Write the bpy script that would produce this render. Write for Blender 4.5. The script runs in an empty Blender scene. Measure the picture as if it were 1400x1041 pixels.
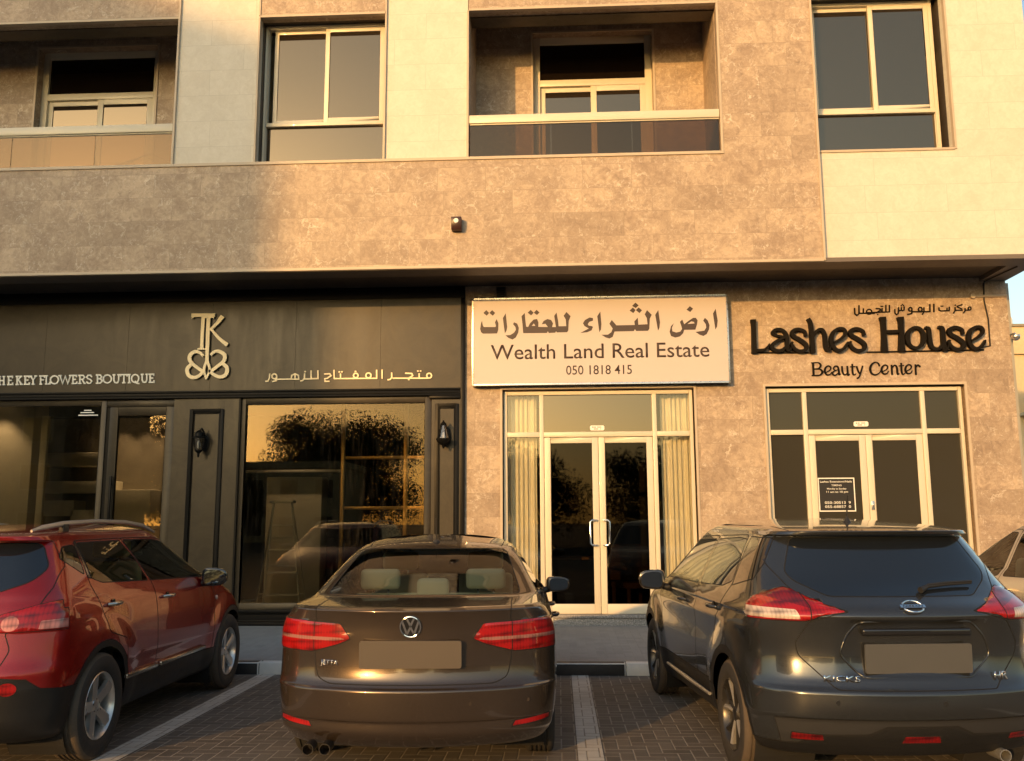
import bpy, bmesh, math, random
from mathutils import Vector, Matrix, geometry
random.seed(7)
R = math.radians
sc = bpy.context.scene
col = sc.collection

# ------------------------------------------------------------------ camera
def make_camera():
    yaw, pitch, roll = R(2.851), R(8.707), R(-0.28)
    f0 = Vector((-math.sin(yaw), math.cos(yaw), 0)); r0 = Vector((math.cos(yaw), math.sin(yaw), 0)); u0 = Vector((0, 0, 1))
    f = f0 * math.cos(pitch) + u0 * math.sin(pitch)
    u = -f0 * math.sin(pitch) + u0 * math.cos(pitch)
    r = r0 * math.cos(roll) + u * math.sin(roll)
    u2 = -r0 * math.sin(roll) + u * math.cos(roll)
    cd = bpy.data.cameras.new('camera'); c = bpy.data.objects.new('camera', cd); col.objects.link(c)
    m = Matrix((r, u2, -f)).transposed().to_4x4(); m.translation = (0, 0, 1.6)
    c.matrix_world = m
    cd.sensor_width = 36; cd.lens = 1250 / 1400 * 36; cd.clip_start = .05; cd.clip_end = 2000
    sc.camera = c
make_camera()

# ------------------------------------------------------------------ sky, sun, exposure
SUN_AZ, SUN_EL = R(26.5), R(10.3)
w = bpy.data.worlds.new('World'); sc.world = w; w.use_nodes = True
nt = w.node_tree; bg = nt.nodes['Background']
sky = nt.nodes.new('ShaderNodeTexSky'); sky.sky_type = 'NISHITA'; sky.sun_disc = False
sky.sun_elevation = SUN_EL; sky.sun_rotation = math.pi + SUN_AZ
sky.air_density = 1.2; sky.dust_density = 2.0; sky.ozone_density = 1.0
hz = nt.nodes.new('ShaderNodeMix'); hz.data_type = 'RGBA'; hz.blend_type = 'MULTIPLY'; hz.inputs[0].default_value = 1
hz.inputs[7].default_value = (.95, .96, .96, 1)
nt.links.new(sky.outputs[0], hz.inputs[6]); nt.links.new(hz.outputs[2], bg.inputs[0])
bg.inputs[1].default_value = .145
sd = bpy.data.lights.new('sun', 'SUN'); sd.energy = 2.05; sd.angle = R(.55); sd.color = (1, .52, .16)
so = bpy.data.objects.new('sun', sd); col.objects.link(so)
dv = Vector((math.sin(SUN_AZ) * math.cos(SUN_EL), math.cos(SUN_AZ) * math.cos(SUN_EL), -math.sin(SUN_EL)))
so.rotation_euler = dv.to_track_quat('-Z', 'Y').to_euler(); so.location = (-20, -40, 20)
sc.view_settings.view_transform = 'Standard'; sc.view_settings.look = 'None'
sc.view_settings.exposure = .95; sc.view_settings.gamma = 1.0
sc.render.engine = 'CYCLES'
sc.cycles.max_bounces = 8; sc.cycles.transparent_max_bounces = 12; sc.cycles.caustics_reflective = False; sc.cycles.caustics_refractive = False
sc.cycles.sample_clamp_indirect = 6
sc.cycles.use_denoising = True

# ------------------------------------------------------------------ scene-graph helpers
def tag(o, label=None, cat=None, group=None, kind=None):
    if label: o['label'] = label
    if cat: o['category'] = cat
    if group: o['group'] = group
    if kind: o['kind'] = kind
    return o
def thing(name, label, cat, loc=(0, 0, 0), rz=0, group=None):
    o = bpy.data.objects.new(name, None); col.objects.link(o)
    o.location = loc; o.rotation_euler = (0, 0, rz); o.empty_display_size = .2
    return tag(o, label, cat, group)
def link(name, me, parent=None):
    o = bpy.data.objects.new(name, me); col.objects.link(o)
    if parent is not None: o.parent = parent
    return o
def copy_tree(o, parent=None):
    c = o.copy(); col.objects.link(c)
    if parent is not None: c.parent = parent
    for ch in [x for x in list(col.objects) if x.parent == o]: copy_tree(ch, c)
    return c

def catmull(pts, sub):
    n = len(pts); out = []
    for i in range(n - 1):
        p0 = pts[i - 1] if i > 0 else tuple(2 * a - b for a, b in zip(pts[0], pts[1]))
        p1, p2 = pts[i], pts[i + 1]
        p3 = pts[i + 2] if i + 2 < n else tuple(2 * a - b for a, b in zip(pts[-1], pts[-2]))
        for k in range(sub):
            t = k / sub
            out.append(tuple(.5 * (2 * b + (c - a) * t + (2 * a - 5 * b + 4 * c - d) * t * t + (3 * b - a - 3 * c + d) * t ** 3)
                             for a, b, c, d in zip(p0, p1, p2, p3)))
    out.append(tuple(pts[-1]))
    return out

class MB:
    """collects simple shapes and links them as one mesh object"""
    def __init__(s): s.bm = bmesh.new()
    def face(s, vs, m=0):
        try: f = s.bm.faces.new(vs)
        except ValueError: return None
        f.material_index = m; return f
    def box(s, x0, x1, y0, y1, z0, z1, m=0):
        v = [s.bm.verts.new((x, y, z)) for x in (x0, x1) for y in (y0, y1) for z in (z0, z1)]
        for q in ((0, 1, 3, 2), (4, 6, 7, 5), (0, 4, 5, 1), (2, 3, 7, 6), (0, 2, 6, 4), (1, 5, 7, 3)): s.face([v[i] for i in q], m)
        return s
    def prism(s, poly, axis, d0, d1, m=0, hole=None):
        def P(a, b, d): return {'x': (d, a, b), 'y': (a, d, b), 'z': (a, b, d)}[axis]
        loops = [poly] + ([hole] if hole else [])
        flat = [p for lp in loops for p in lp]
        A = [s.bm.verts.new(P(a, b, d0)) for a, b in flat]; B = [s.bm.verts.new(P(a, b, d1)) for a, b in flat]
        if hole is None and len(poly) < 5: s.face(A, m); s.face(B[::-1], m)
        else:
            for t in geometry.tessellate_polygon([[Vector((a, b, 0)) for a, b in lp] for lp in loops]):
                s.face([A[i] for i in t], m); s.face([B[i] for i in reversed(t)], m)
        k = 0
        for lp in loops:
            n = len(lp)
            for i in range(n): s.face([A[k + i], A[k + (i + 1) % n], B[k + (i + 1) % n], B[k + i]], m)
            k += n
        return s
    def tube(s, pts, r, seg=10, m=0, closed=False, cap=True):
        pts = [Vector(p) for p in pts]; n = len(pts); rings = []
        rr = r if isinstance(r, (list, tuple)) else [r] * n
        up = None
        for i, p in enumerate(pts):
            if closed: t = pts[(i + 1) % n] - pts[i - 1]
            else: t = pts[min(i + 1, n - 1)] - pts[max(i - 1, 0)]
            t.normalize()
            if up is None: up = Vector((0, 0, 1)) if abs(t.z) < .9 else Vector((1, 0, 0))
            a = t.cross(up)
            if a.length < 1e-4: a = t.orthogonal()
            a.normalize(); b = a.cross(t); up = b
            rings.append([s.bm.verts.new(p + (a * math.cos(q) + b * math.sin(q)) * rr[i]) for q in [2 * math.pi * k / seg for k in range(seg)]])
        for i in range(n if closed else n - 1):
            A, B = rings[i], rings[(i + 1) % n]
            for k in range(seg): s.face([A[k], A[(k + 1) % seg], B[(k + 1) % seg], B[k]], m)
        if cap and not closed: s.face(rings[0][::-1], m); s.face(rings[-1], m)
        return s
    def lathe(s, prof, o=(0, 0, 0), axis='z', seg=24, m=0, cap=True):
        rings = []
        for r, h in prof:
            ring = []
            for k in range(seg):
                a = 2 * math.pi * k / seg; c, d = r * math.cos(a), r * math.sin(a)
                v = {'z': (c, d, h), 'y': (c, h, d), 'x': (h, c, d)}[axis]
                ring.append(s.bm.verts.new((v[0] + o[0], v[1] + o[1], v[2] + o[2])))
            rings.append(ring)
        for A, B in zip(rings, rings[1:]):
            for k in range(seg): s.face([A[k], A[(k + 1) % seg], B[(k + 1) % seg], B[k]], m)
        if cap: s.face(rings[0][::-1], m); s.face(rings[-1], m)
        return s
    def ribbon(s, st, y, depth, smooth=True, m=0):
        """a pen stroke (x, z, width) standing on the plane y, its front at y - depth"""
        if smooth and len(st) > 2: st = catmull(st, 5)
        n = len(st); L = []; closed = n > 6 and math.hypot(st[0][0] - st[-1][0], st[0][1] - st[-1][1]) < 1e-3
        if closed: st = st[:-1]; n -= 1
        for i in range(n):
            if closed: a, b = st[i - 1], st[(i + 1) % n]
            else: a, b = st[max(i - 1, 0)], st[min(i + 1, n - 1)]
            c = st[i]
            d1 = Vector((c[0] - a[0], c[1] - a[1])); d2 = Vector((b[0] - c[0], b[1] - c[1]))
            d1 = d1.normalized() if d1.length > 1e-9 else d2.normalized(); d2 = d2.normalized() if d2.length > 1e-9 else d1
            t = (d1 + d2)
            if t.length < 1e-6: t = d1
            t.normalize(); k = min(1.6, 1 / max(.3, t.dot(d1)))
            nx, nz = -t.y, t.x; h = c[2] / 2 * k
            ex = 0
            if not closed and i == 0: ex = -c[2] * .3
            if not closed and i == n - 1: ex = c[2] * .3
            x, z = c[0] + t.x * ex, c[1] + t.y * ex
            L.append([s.bm.verts.new((x + nx * h, yy, z + nz * h)) for yy in (y, y - depth)] + [s.bm.verts.new((x - nx * h, yy, z - nz * h)) for yy in (y - depth, y)])
        for i in range(n if closed else n - 1):
            A, B = L[i], L[(i + 1) % n]
            for k in range(4): s.face([A[k], A[(k + 1) % 4], B[(k + 1) % 4], B[k]], m)
        if not closed: s.face(L[0][::-1], m); s.face(L[-1], m)
        return s
    def build(s, name, mats, parent=None, smooth=None, bevel=0, seg=2):
        bm = s.bm
        if bevel:
            bmesh.ops.remove_doubles(bm, verts=bm.verts, dist=1e-6)
            bmesh.ops.recalc_face_normals(bm, faces=bm.faces)
            es = [e for e in bm.edges if len(e.link_faces) == 2 and e.calc_face_angle(0) > R(35)]
            bmesh.ops.bevel(bm, geom=es, offset=bevel, segments=seg, affect='EDGES', profile=.5, clamp_overlap=True)
        bmesh.ops.recalc_face_normals(bm, faces=bm.faces)
        me = bpy.data.meshes.new(name)
        if smooth is not None or bevel:
            for f in bm.faces: f.smooth = True
        bm.to_mesh(me); bm.free()
        if smooth is not None or bevel: me.set_sharp_from_angle(angle=R(smooth if smooth is not None else 40))
        for mt in (mats if isinstance(mats, (list, tuple)) else [mats]): me.materials.append(mt)
        return link(name, me, parent)

def wall_bm(x0, x1, z0, z1, holes, y0, y1, axis='y'):
    """a wall slab with rectangular openings, as one closed solid"""
    xs = sorted({x0, x1} | {v for h in holes for v in h[:2] if x0 < v < x1}); zs = sorted({z0, z1} | {v for h in holes for v in h[2:] if z0 < v < z1})
    mb = MB(); V = {}
    def vt(i, j):
        if (i, j) not in V: V[i, j] = mb.bm.verts.new((xs[i], y0, zs[j]))
        return V[i, j]
    fs = []
    for i in range(len(xs) - 1):
        for j in range(len(zs) - 1):
            cx, cz = (xs[i] + xs[i + 1]) / 2, (zs[j] + zs[j + 1]) / 2
            if any(h[0] < cx < h[1] and h[2] < cz < h[3] for h in holes): continue
            fs.append(mb.face([vt(i, j), vt(i + 1, j), vt(i + 1, j + 1), vt(i, j + 1)]))
    r = bmesh.ops.extrude_face_region(mb.bm, geom=fs, use_keep_orig=True)
    for v in [g for g in r['geom'] if isinstance(g, bmesh.types.BMVert)]: v.co.y = y1
    return mb

def text_obj(name, body, x0, x1, z0, y, mat, parent, height=None, depth=.002, flip=1, offset=0, shear=0):
    """built-in font, scaled to run from x0 to x1 with its baseline at z0"""
    c = bpy.data.curves.new(name, 'FONT'); c.body = body; c.size = 1; c.offset = offset; c.resolution_u = 3; c.shear = shear
    t = bpy.data.objects.new(name, c); col.objects.link(t); bpy.context.view_layer.update()
    dg = bpy.context.evaluated_depsgraph_get(); me = bpy.data.meshes.new_from_object(t.evaluated_get(dg))
    bpy.data.objects.remove(t); bpy.data.curves.remove(c)
    xs = [v.co.x for v in me.vertices]; ys = [v.co.y for v in me.vertices]
    sx = (x1 - x0) / (max(xs) - min(xs)); sz = sx if height is None else height / max(ys)
    mn = min(xs)
    bm = bmesh.new(); bm.from_mesh(me); bpy.data.meshes.remove(me)
    for v in bm.verts: v.co = Vector((x0 + (v.co.x - mn) * sx, y, z0 + v.co.y * sz))
    r = bmesh.ops.extrude_face_region(bm, geom=list(bm.faces), use_keep_orig=True)
    for v in [g for g in r['geom'] if isinstance(g, bmesh.types.BMVert)]: v.co.y = y - depth
    bmesh.ops.recalc_face_normals(bm, faces=bm.faces)
    m2 = bpy.data.meshes.new(name); bm.to_mesh(m2); bm.free(); m2.materials.append(mat)
    return link(name, m2, parent)

# ------------------------------------------------------------------ materials
class NT:
    def __init__(s, name):
        s.m = bpy.data.materials.new(name); s.m.use_nodes = True; s.t = s.m.node_tree; s.b = s.t.nodes['Principled BSDF']; s.out = s.t.nodes['Material Output']
    def n(s, typ, ins=None, **kw):
        nd = s.t.nodes.new('ShaderNode' + typ)
        for k, v in kw.items(): setattr(nd, k, v)
        for k, v in (ins or {}).items(): s.set(nd.inputs[k], v)
        return nd
    def set(s, sock, v):
        if isinstance(v, bpy.types.NodeSocket): s.t.links.new(v, sock)
        elif isinstance(v, bpy.types.Node): s.t.links.new(v.outputs[0], sock)
        else:
            if sock.type == 'RGBA' and len(v) == 3: v = (*v, 1)
            sock.default_value = v
    def math(s, op, a, b=0, c=None):
        nd = s.n('Math', operation=op); s.set(nd.inputs[0], a); s.set(nd.inputs[1], b)
        if c is not None: s.set(nd.inputs[2], c)
        return nd.outputs[0]
    def mix(s, fac, a, b, blend='MIX'):
        nd = s.n('Mix', data_type='RGBA', blend_type=blend); s.set(nd.inputs[0], fac); s.set(nd.inputs[6], a); s.set(nd.inputs[7], b)
        return nd.outputs[2]
    def ramp(s, fac, stops):
        nd = s.n('ValToRGB'); s.set(nd.inputs[0], fac); cr = nd.color_ramp
        while len(cr.elements) < len(stops): cr.elements.new(.5)
        for e, (p, c) in zip(cr.elements, stops): e.position = p; e.color = (*c, 1) if isinstance(c, tuple) else (c, c, c, 1)
        return nd.outputs[0]
    def coord(s): return s.n('TexCoord').outputs['Object']
    def noise(s, vec, scale, detail=4, rough=.55, dist=0):
        return s.n('TexNoise', {'Vector': vec, 'Scale': scale, 'Detail': detail, 'Roughness': rough, 'Distortion': dist}).outputs[0]
    def bump(s, h, strength=.3, dist=.01):
        nd = s.n('Bump', {'Strength': strength, 'Distance': dist, 'Height': h}); s.set(s.b.inputs['Normal'], nd.outputs[0]); return nd
    def p(s, **kw):
        for k, v in kw.items(): s.set(s.b.inputs[k.replace('_', ' ')], v)
        return s

def plain(name, color, rough=.5, metal=0, var=.12, scale=6, bump=0, coat=0, spec=.5):
    q = NT(name); v = q.coord(); nz = q.noise(v, scale, 5)
    c = q.mix(q.math('MULTIPLY', nz, 1), tuple(x * (1 - var) for x in color), tuple(min(1, x * (1 + var)) for x in color))
    q.p(Base_Color=c, Metallic=metal, Coat_Weight=coat, Specular_IOR_Level=spec)
    q.p(Roughness=q.math('ADD', q.math('MULTIPLY', q.noise(v, scale * 2.3, 3), .16), rough - .08))
    if bump: q.bump(q.noise(v, scale * 8, 4), bump, .004)
    return q.m

def facade_vec(q):
    sp = q.n('SeparateXYZ', {0: q.coord()})
    return q.n('CombineXYZ', {0: q.math('ADD', sp.outputs[0], sp.outputs[1]), 1: sp.outputs[2], 2: 0}).outputs[0]

def stone(name, dark, light, vein, vein_amt, rough=.35, row=.33, width=.92, contrast=1.0):
    q = NT(name); fv = facade_vec(q); ob = q.coord()
    br = q.n('TexBrick', {'Vector': fv, 'Color1': (0, 0, 0), 'Color2': (1, 1, 1), 'Mortar': (.5, .5, .5), 'Scale': 1, 'Mortar Size': .0022, 'Mortar Smooth': .1, 'Bias': 0, 'Brick Width': width, 'Row Height': row}, offset=.41, offset_frequency=2, squash=.7, squash_frequency=3)
    tile = q.n('RGBToBW', {0: br.outputs[0]}).outputs[0]
    # every slab is cut from another place of the block
    off = q.n('VectorMath', {0: ob, 1: q.n('CombineXYZ', {0: q.math('MULTIPLY', tile, 37), 1: q.math('MULTIPLY', tile, 19), 2: q.math('MULTIPLY', tile, 53)}).outputs[0]}, operation='ADD').outputs[0]
    cloud = q.noise(off, 1.7, 8, .62, .8); mid = q.noise(off, 7.5, 8, .72, 1.4); fine = q.noise(off, 34, 6, .7)
    m = q.math('ADD', q.math('MULTIPLY', cloud, .36), q.math('ADD', q.math('MULTIPLY', mid, .46), q.math('MULTIPLY', fine, .18)))
    base = q.ramp(m, [(.42, dark), (.50, tuple((x + y) / 2 for x, y in zip(dark, light))), (.575, light)])
    base = q.mix(q.math('MULTIPLY', q.math('POWER', tile, 2.2), .36 * contrast), base, tuple(x * .68 for x in dark), 'MIX')
    warp = q.n('VectorMath', {0: off, 1: q.n('VectorMath', {0: q.n('TexNoise', {'Vector': off, 'Scale': 4.5, 'Detail': 6, 'Roughness': .65}).outputs[1], 'Scale': .40}, operation='SCALE').outputs[0]}, operation='ADD').outputs[0]
    vo = q.n('TexVoronoi', {'Vector': warp, 'Scale': 2.6}, feature='DISTANCE_TO_EDGE').outputs[0]
    wid = q.math('MULTIPLY', q.noise(off, 5, 3), .055)
    line = q.math('SUBTRACT', 1, q.math('MINIMUM', q.math('DIVIDE', vo, q.math('MAXIMUM', wid, .008)), 1))
    gate = q.ramp(q.noise(off, 3.1, 4), [(.50, 0.0), (.66, 1.0)])
    v1 = q.math('MULTIPLY', line, gate)
    blot = q.ramp(q.noise(off, 12, 9, .78, 1.8), [(.54, 0.0), (.66, 1.0)])
    blot2 = q.ramp(q.noise(q.n('Mapping', {'Vector': off, 'Scale': (1.0, 1.0, .45), 'Rotation': (0, .35, 0)}).outputs[0], 8.5, 9, .8, 2.6), [(.58, 0.0), (.69, 1.0)])
    patch = q.ramp(q.noise(off, 2.3, 5, .6), [(.38, .15), (.62, 1.0)])
    vv = q.math('MULTIPLY', q.math('MAXIMUM', q.math('MULTIPLY', v1, .7), q.math('MULTIPLY', q.math('MAXIMUM', q.math('MULTIPLY', blot, .75), blot2), patch)), vein_amt)
    c = q.mix(vv, base, vein)
    spots = q.ramp(q.noise(off, 11, 8, .78), [(.34, 1.0), (.43, 0.0)])
    c = q.mix(q.math('MULTIPLY', spots, .5 * contrast), c, tuple(x * .58 for x in dark))
    drip = q.ramp(q.noise(q.n('Mapping', {'Vector': ob, 'Scale': (4, 4, .25)}).outputs[0], 1.6, 5, .65), [(.55, 0.0), (.8, .22)])
    c = q.mix(q.math('MULTIPLY', drip, contrast), c, tuple(x * .5 for x in dark))
    c = q.mix(q.math('MULTIPLY', br.outputs[1], .45), c, tuple(x * .5 for x in dark))
    q.p(Base_Color=c, Roughness=q.math('ADD', q.math('MULTIPLY', fine, .25), rough), Specular_IOR_Level=.35)
    q.bump(q.math('SUBTRACT', q.math('MULTIPLY', fine, .25), br.outputs[1]), .25, .004)
    return q.m

def herringbone(name, brick, cols, joint, rough=.75, stripe=None):
    """rectangular pavers laid at right angles in a herringbone"""
    q = NT(name); ob = q.coord(); sp = q.n('SeparateXYZ', {0: ob})
    u = q.math('DIVIDE', sp.outputs[0], brick); v = q.math('DIVIDE', sp.outputs[1], brick)
    i = q.math('FLOOR', u); j = q.math('FLOOR', v); fu = q.math('FRACT', u); fv = q.math('FRACT', v)
    k = q.math('FLOORED_MODULO', q.math('SUBTRACT', i, j), 4)
    def eq(n): return q.math('COMPARE', k, n, .1)
    c0, c1, c2, c3 = eq(0), eq(1), eq(2), eq(3)
    d = q.math('MINIMUM', q.math('MINIMUM', q.math('ADD', fu, c1), q.math('ADD', q.math('SUBTRACT', 1, fu), c0)),
               q.math('MINIMUM', q.math('ADD', fv, c2), q.math('ADD', q.math('SUBTRACT', 1, fv), c3)))
    ident = q.n('CombineXYZ', {0: q.math('SUBTRACT', i, c1), 1: q.math('SUBTRACT', j, c2), 2: 0}).outputs[0]
    rnd = q.n('TexWhiteNoise', {'Vector': ident}, noise_dimensions='3D').outputs[0]
    c = q.ramp(rnd, [(p / (len(cols) - 1), x) for p, x in enumerate(cols)])
    gr = q.noise(ob, 90, 5, .7); big = q.noise(ob, .9, 5, .6)
    c = q.mix(q.math('MULTIPLY', gr, .45), c, tuple(x * .5 for x in cols[0]))
    c = q.mix(q.ramp(big, [(.42, 0.0), (.7, .5)]), c, tuple(x * .55 for x in cols[0]))
    oil = q.ramp(q.noise(ob, .55, 3, .5), [(.62, 0.0), (.72, .65)]); c = q.mix(oil, c, tuple(x * .35 for x in cols[0]))
    scuff = q.ramp(q.noise(q.n('Mapping', {'Vector': ob, 'Scale': (2.2, .25, 1)}).outputs[0], 2.0, 5, .7), [(.52, 0.0), (.75, .45)]); c = q.mix(scuff, c, tuple(x * .6 for x in cols[0]))
    edge = q.ramp(q.math('ADD', d, q.math('MULTIPLY', q.math('SUBTRACT', gr, .5), .03)), [(.03, 1.0), (.075, 0.0)])
    jm = q.math('MULTIPLY', edge, q.ramp(q.noise(ob, 3.5, 3), [(.3, .45), (.6, 1.0)]))
    c = q.mix(jm, c, joint)
    q.p(Base_Color=c, Roughness=rough, Specular_IOR_Level=.3)
    q.bump(q.math('ADD', q.math('MULTIPLY', edge, -1), q.math('MULTIPLY', gr, .25)), .5, .006)
    return q.m

def mirror_glass(name, tint, base, fac=.35, rough=.015):
    """coated glazing: a dark pane with a tinted mirror coat"""
    q = NT(name)
    g = q.n('BsdfGlossy', {'Color': tint, 'Roughness': rough}); d = q.n('BsdfDiffuse', {'Color': base})
    lw = q.n('Fresnel', {'IOR': 1.5}).outputs[0]
    mx = q.n('MixShader', {0: q.math('MINIMUM', q.math('ADD', fac, lw), 1)}); q.set(mx.inputs[1], d); q.set(mx.inputs[2], g)
    q.set(q.out.inputs[0], mx.outputs[0]); return q.m

def clear_glass(name, tint, fac=.06, gloss=(1, 1, 1), streak=0, ior=1.5, rough=.012):
    """see-through glazing, tinted, with mirror reflections"""
    q = NT(name)
    t = q.n('BsdfTransparent', {'Color': tint}); g = q.n('BsdfGlossy', {'Color': gloss, 'Roughness': rough})
    lw = q.n('Fresnel', {'IOR': ior}).outputs[0]
    mx = q.n('MixShader', {0: q.math('MINIMUM', q.math('ADD', fac, lw), 1)}); q.set(mx.inputs[1], t); q.set(mx.inputs[2], g)
    last = mx
    if streak:
        v = q.n('Mapping', {'Vector': q.coord(), 'Scale': (9, 9, 1.2)}).outputs[0]
        st = q.math('MULTIPLY', q.ramp(q.noise(v, 2.5, 6, .7), [(.5, 0.0), (.8, 1.0)]), streak)
        dd = q.n('BsdfDiffuse', {'Color': (.5, .46, .4)})
        m2 = q.n('MixShader', {0: st}); q.set(m2.inputs[1], mx.outputs[0]); q.set(m2.inputs[2], dd); last = m2
    q.set(q.out.inputs[0], last.outputs[0]); return q.m

def car_paint(name, color, metal=.55, rough=.32, flake=.25):
    q = NT(name); v = q.coord()
    fl = q.n('TexVoronoi', {'Vector': v, 'Scale': 900}).outputs[1]
    c = q.mix(q.math('MULTIPLY', q.n('RGBToBW', {0: fl}).outputs[0], flake), color, tuple(min(1, x * 2.2) for x in color))
    dust = q.noise(v, 3.2, 6, .65)
    c = q.mix(q.ramp(dust, [(.5, 0.0), (.85, .045)]), c, (.30, .27, .23))
    geo = q.n('NewGeometry').outputs['Backfacing']
    c = q.mix(geo, c, (.02, .02, .02))
    q.p(Base_Color=c, Metallic=metal, Roughness=rough, Coat_Weight=1.0, Coat_Roughness=q.math('ADD', .005, q.math('MULTIPLY', dust, .03)), Coat_IOR=1.45)
    return q.m

M = {}
M['brown'] = stone('brown_stone', (.315, .235, .172), (.53, .415, .30), (.90, .82, .69), .85)
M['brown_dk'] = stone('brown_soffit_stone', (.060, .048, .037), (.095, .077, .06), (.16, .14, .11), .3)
M['cream'] = stone('cream_stone', (.62, .58, .49), (.70, .665, .575), (.77, .74, .65), .3, row=.37, width=1.5, contrast=.22)
M['trim'] = plain('stone_trim', (.52, .43, .32), .45)
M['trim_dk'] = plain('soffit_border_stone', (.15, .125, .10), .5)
M['alu'] = plain('cream_aluminium', (.68, .62, .48), .38, 0, .05, 3, 0, .15)
M['bronze'] = None
def bronze():
    q = NT('bronze_panel'); v = q.coord(); sm = q.noise(v, 2.4, 6, .7, 1.5); st = q.noise(q.n('Mapping', {'Vector': v, 'Scale': (3, 3, .5)}).outputs[0], 3, 5, .6)
    c = q.mix(q.ramp(sm, [(.35, 0.0), (.7, 1.0)]), (.022, .017, .010), (.042, .032, .019))
    dk = q.ramp(q.noise(v, 3.3, 8, .78, 2.5), [(.30, 1.0), (.41, 0.0)])
    c = q.mix(q.math('MULTIPLY', dk, .55), c, (.03, .025, .018))
    q.p(Base_Color=c, Metallic=.0, Roughness=q.math('ADD', .24, q.math('MULTIPLY', st, .2)), Specular_IOR_Level=.36)
    return q.m
M['bronze'] = bronze()
M['black_metal'] = plain('black_metal', (.008, .008, .008), .38, 0, .2, spec=.12)
M['black_matt'] = plain('black_matt', (.016, .015, .014), .6)
M['gold'] = plain('pale_gold_letter', (.80, .69, .46), .42, .1, .05)
M['white_letter'] = plain('white_letter', (.90, .89, .82), .45)
M['dark_letter'] = plain('dark_letter', (.011, .009, .007), .6, spec=.08)
M['sign_face'] = plain('sign_face', (.58, .52, .50), .42, 0, .03, 1.2)
M['sign_text'] = plain('sign_text', (.055, .035, .032), .5)
M['shop_glass'] = clear_glass('shop_glass', (.74, .70, .60), .14, (.20, .165, .118), .03, rough=.013)
M['door_glass'] = clear_glass('door_glass', (.40, .38, .33), .10, (.13, .115, .092), rough=.02)
M['film_glass'] = mirror_glass('filmed_glass', (.40, .38, .32), (.046, .043, .034), .03)
M['tint_glass'] = mirror_glass('bronze_tinted_glass', (.66, .54, .38), (.024, .019, .014), .19)
M['balc_glass'] = clear_glass('balcony_glass', (.42, .33, .24), .12, (.42, .34, .25))
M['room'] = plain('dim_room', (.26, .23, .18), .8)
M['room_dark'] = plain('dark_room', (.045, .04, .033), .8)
M['room_floor'] = plain('room_floor', (.22, .19, .15), .4)
M['white_wall'] = plain('white_plaster', (.72, .68, .56), .7)
M['curtain'] = plain('cream_curtain', (.86, .85, .80), .8)
M['steel'] = plain('brushed_steel', (.62, .60, .56), .28, .9)
M['galv'] = plain('ladder_aluminium', (.82, .80, .74), .4, .15)
M['granite'] = None
def granite():
    q = NT('speckled_granite'); v = q.coord()
    c = q.ramp(q.noise(v, 120, 3, .8), [(.35, (.05, .05, .05)), (.5, (.24, .23, .22)), (.65, (.5, .48, .45))])
    q.p(Base_Color=c, Roughness=.4); return q.m
M['granite'] = granite()
M['paver'] = herringbone('block_paving', .1, [(.13, .117, .103), (.185, .164, .142), (.155, .142, .127), (.205, .184, .158)], (.31, .285, .25))
M['pavement'] = herringbone('pavement_blocks', .1, [(.33, .325, .31), (.39, .38, .365), (.36, .35, .335)], (.30, .29, .27))
M['line'] = herringbone('white_block_line', .0875, [(.60, .585, .54), (.72, .70, .65), (.66, .64, .59)], (.25, .22, .18))
M['kerb_black'] = plain('kerb_black_paint', (.018, .018, .02), .55, 0, .3, 9, .3)
M['kerb_white'] = plain('kerb_white_paint', (.74, .73, .70), .6, 0, .15, 9, .3)
M['asphalt'] = plain('asphalt', (.055, .052, .048), .85, 0, .25, 30, .4)
M['wood'] = plain('oiled_wood', (.34, .19, .08), .45, 0, .3, 9)
M['rubber'] = plain('tyre_rubber', (.028, .026, .024), .75, 0, .3, 20, .3)
M['dust_rubber'] = plain('dusty_tread', (.085, .066, .048), .85, 0, .25, 20, .3)
M['alloy'] = plain('alloy_wheel', (.60, .59, .57), .3, .75, .06)
M['alloy_dark'] = plain('dark_alloy_wheel', (.05, .048, .045), .3, .6, .1)
M['plastic'] = plain('black_plastic', (.010, .010, .010), .5, 0, .15, 12, .15)
M['gloss_black'] = plain('gloss_black', (.012, .012, .013), .12, 0, .1, 6, 0, .8)
M['chrome'] = plain('chrome', (.82, .82, .82), .10, 1.0, .02)
M['silver_trim'] = plain('silver_trim', (.42, .42, .41), .35, .7, .05)
M['well'] = plain('wheel_well', (.012, .012, .012), .9)
M['seam'] = plain('panel_gap', (.006, .006, .006), .8)
def lens(name, c, rough=.08):
    """moulded lamp lens: fine vertical ribs and darker cells behind a clear coat"""
    q = NT(name); sp = q.n('SeparateXYZ', {0: q.coord()})
    rib = q.math('ABSOLUTE', q.math('SINE', q.math('MULTIPLY', sp.outputs[1], 160)))
    row = q.math('ABSOLUTE', q.math('SINE', q.math('ADD', q.math('MULTIPLY', sp.outputs[2], 62), q.math('MULTIPLY', sp.outputs[1], 5))))
    cell = q.n('TexVoronoi', {'Vector': q.coord(), 'Scale': 11}).outputs[0]
    k = q.math('MULTIPLY', q.math('ADD', q.math('MULTIPLY', rib, .35), .65), q.math('ADD', q.math('MULTIPLY', row, .55), q.math('MULTIPLY', cell, .9)))
    cc = q.mix(q.ramp(k, [(.12, 0.0), (.85, 1.0)]), tuple(x * .22 for x in c), tuple(x * 1.15 for x in c))
    q.p(Base_Color=cc, Roughness=.35, Specular_IOR_Level=.2, Coat_Weight=1, Coat_Roughness=.02); return q.m
M['red_lens'] = lens('red_lamp_lens', (.30, .006, .006))
M['dark_red_lens'] = lens('dark_red_lamp_lens', (.15, .004, .004))
M['strip_lens'] = lens('pink_strip_lens', (.30, .13, .11))
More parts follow.
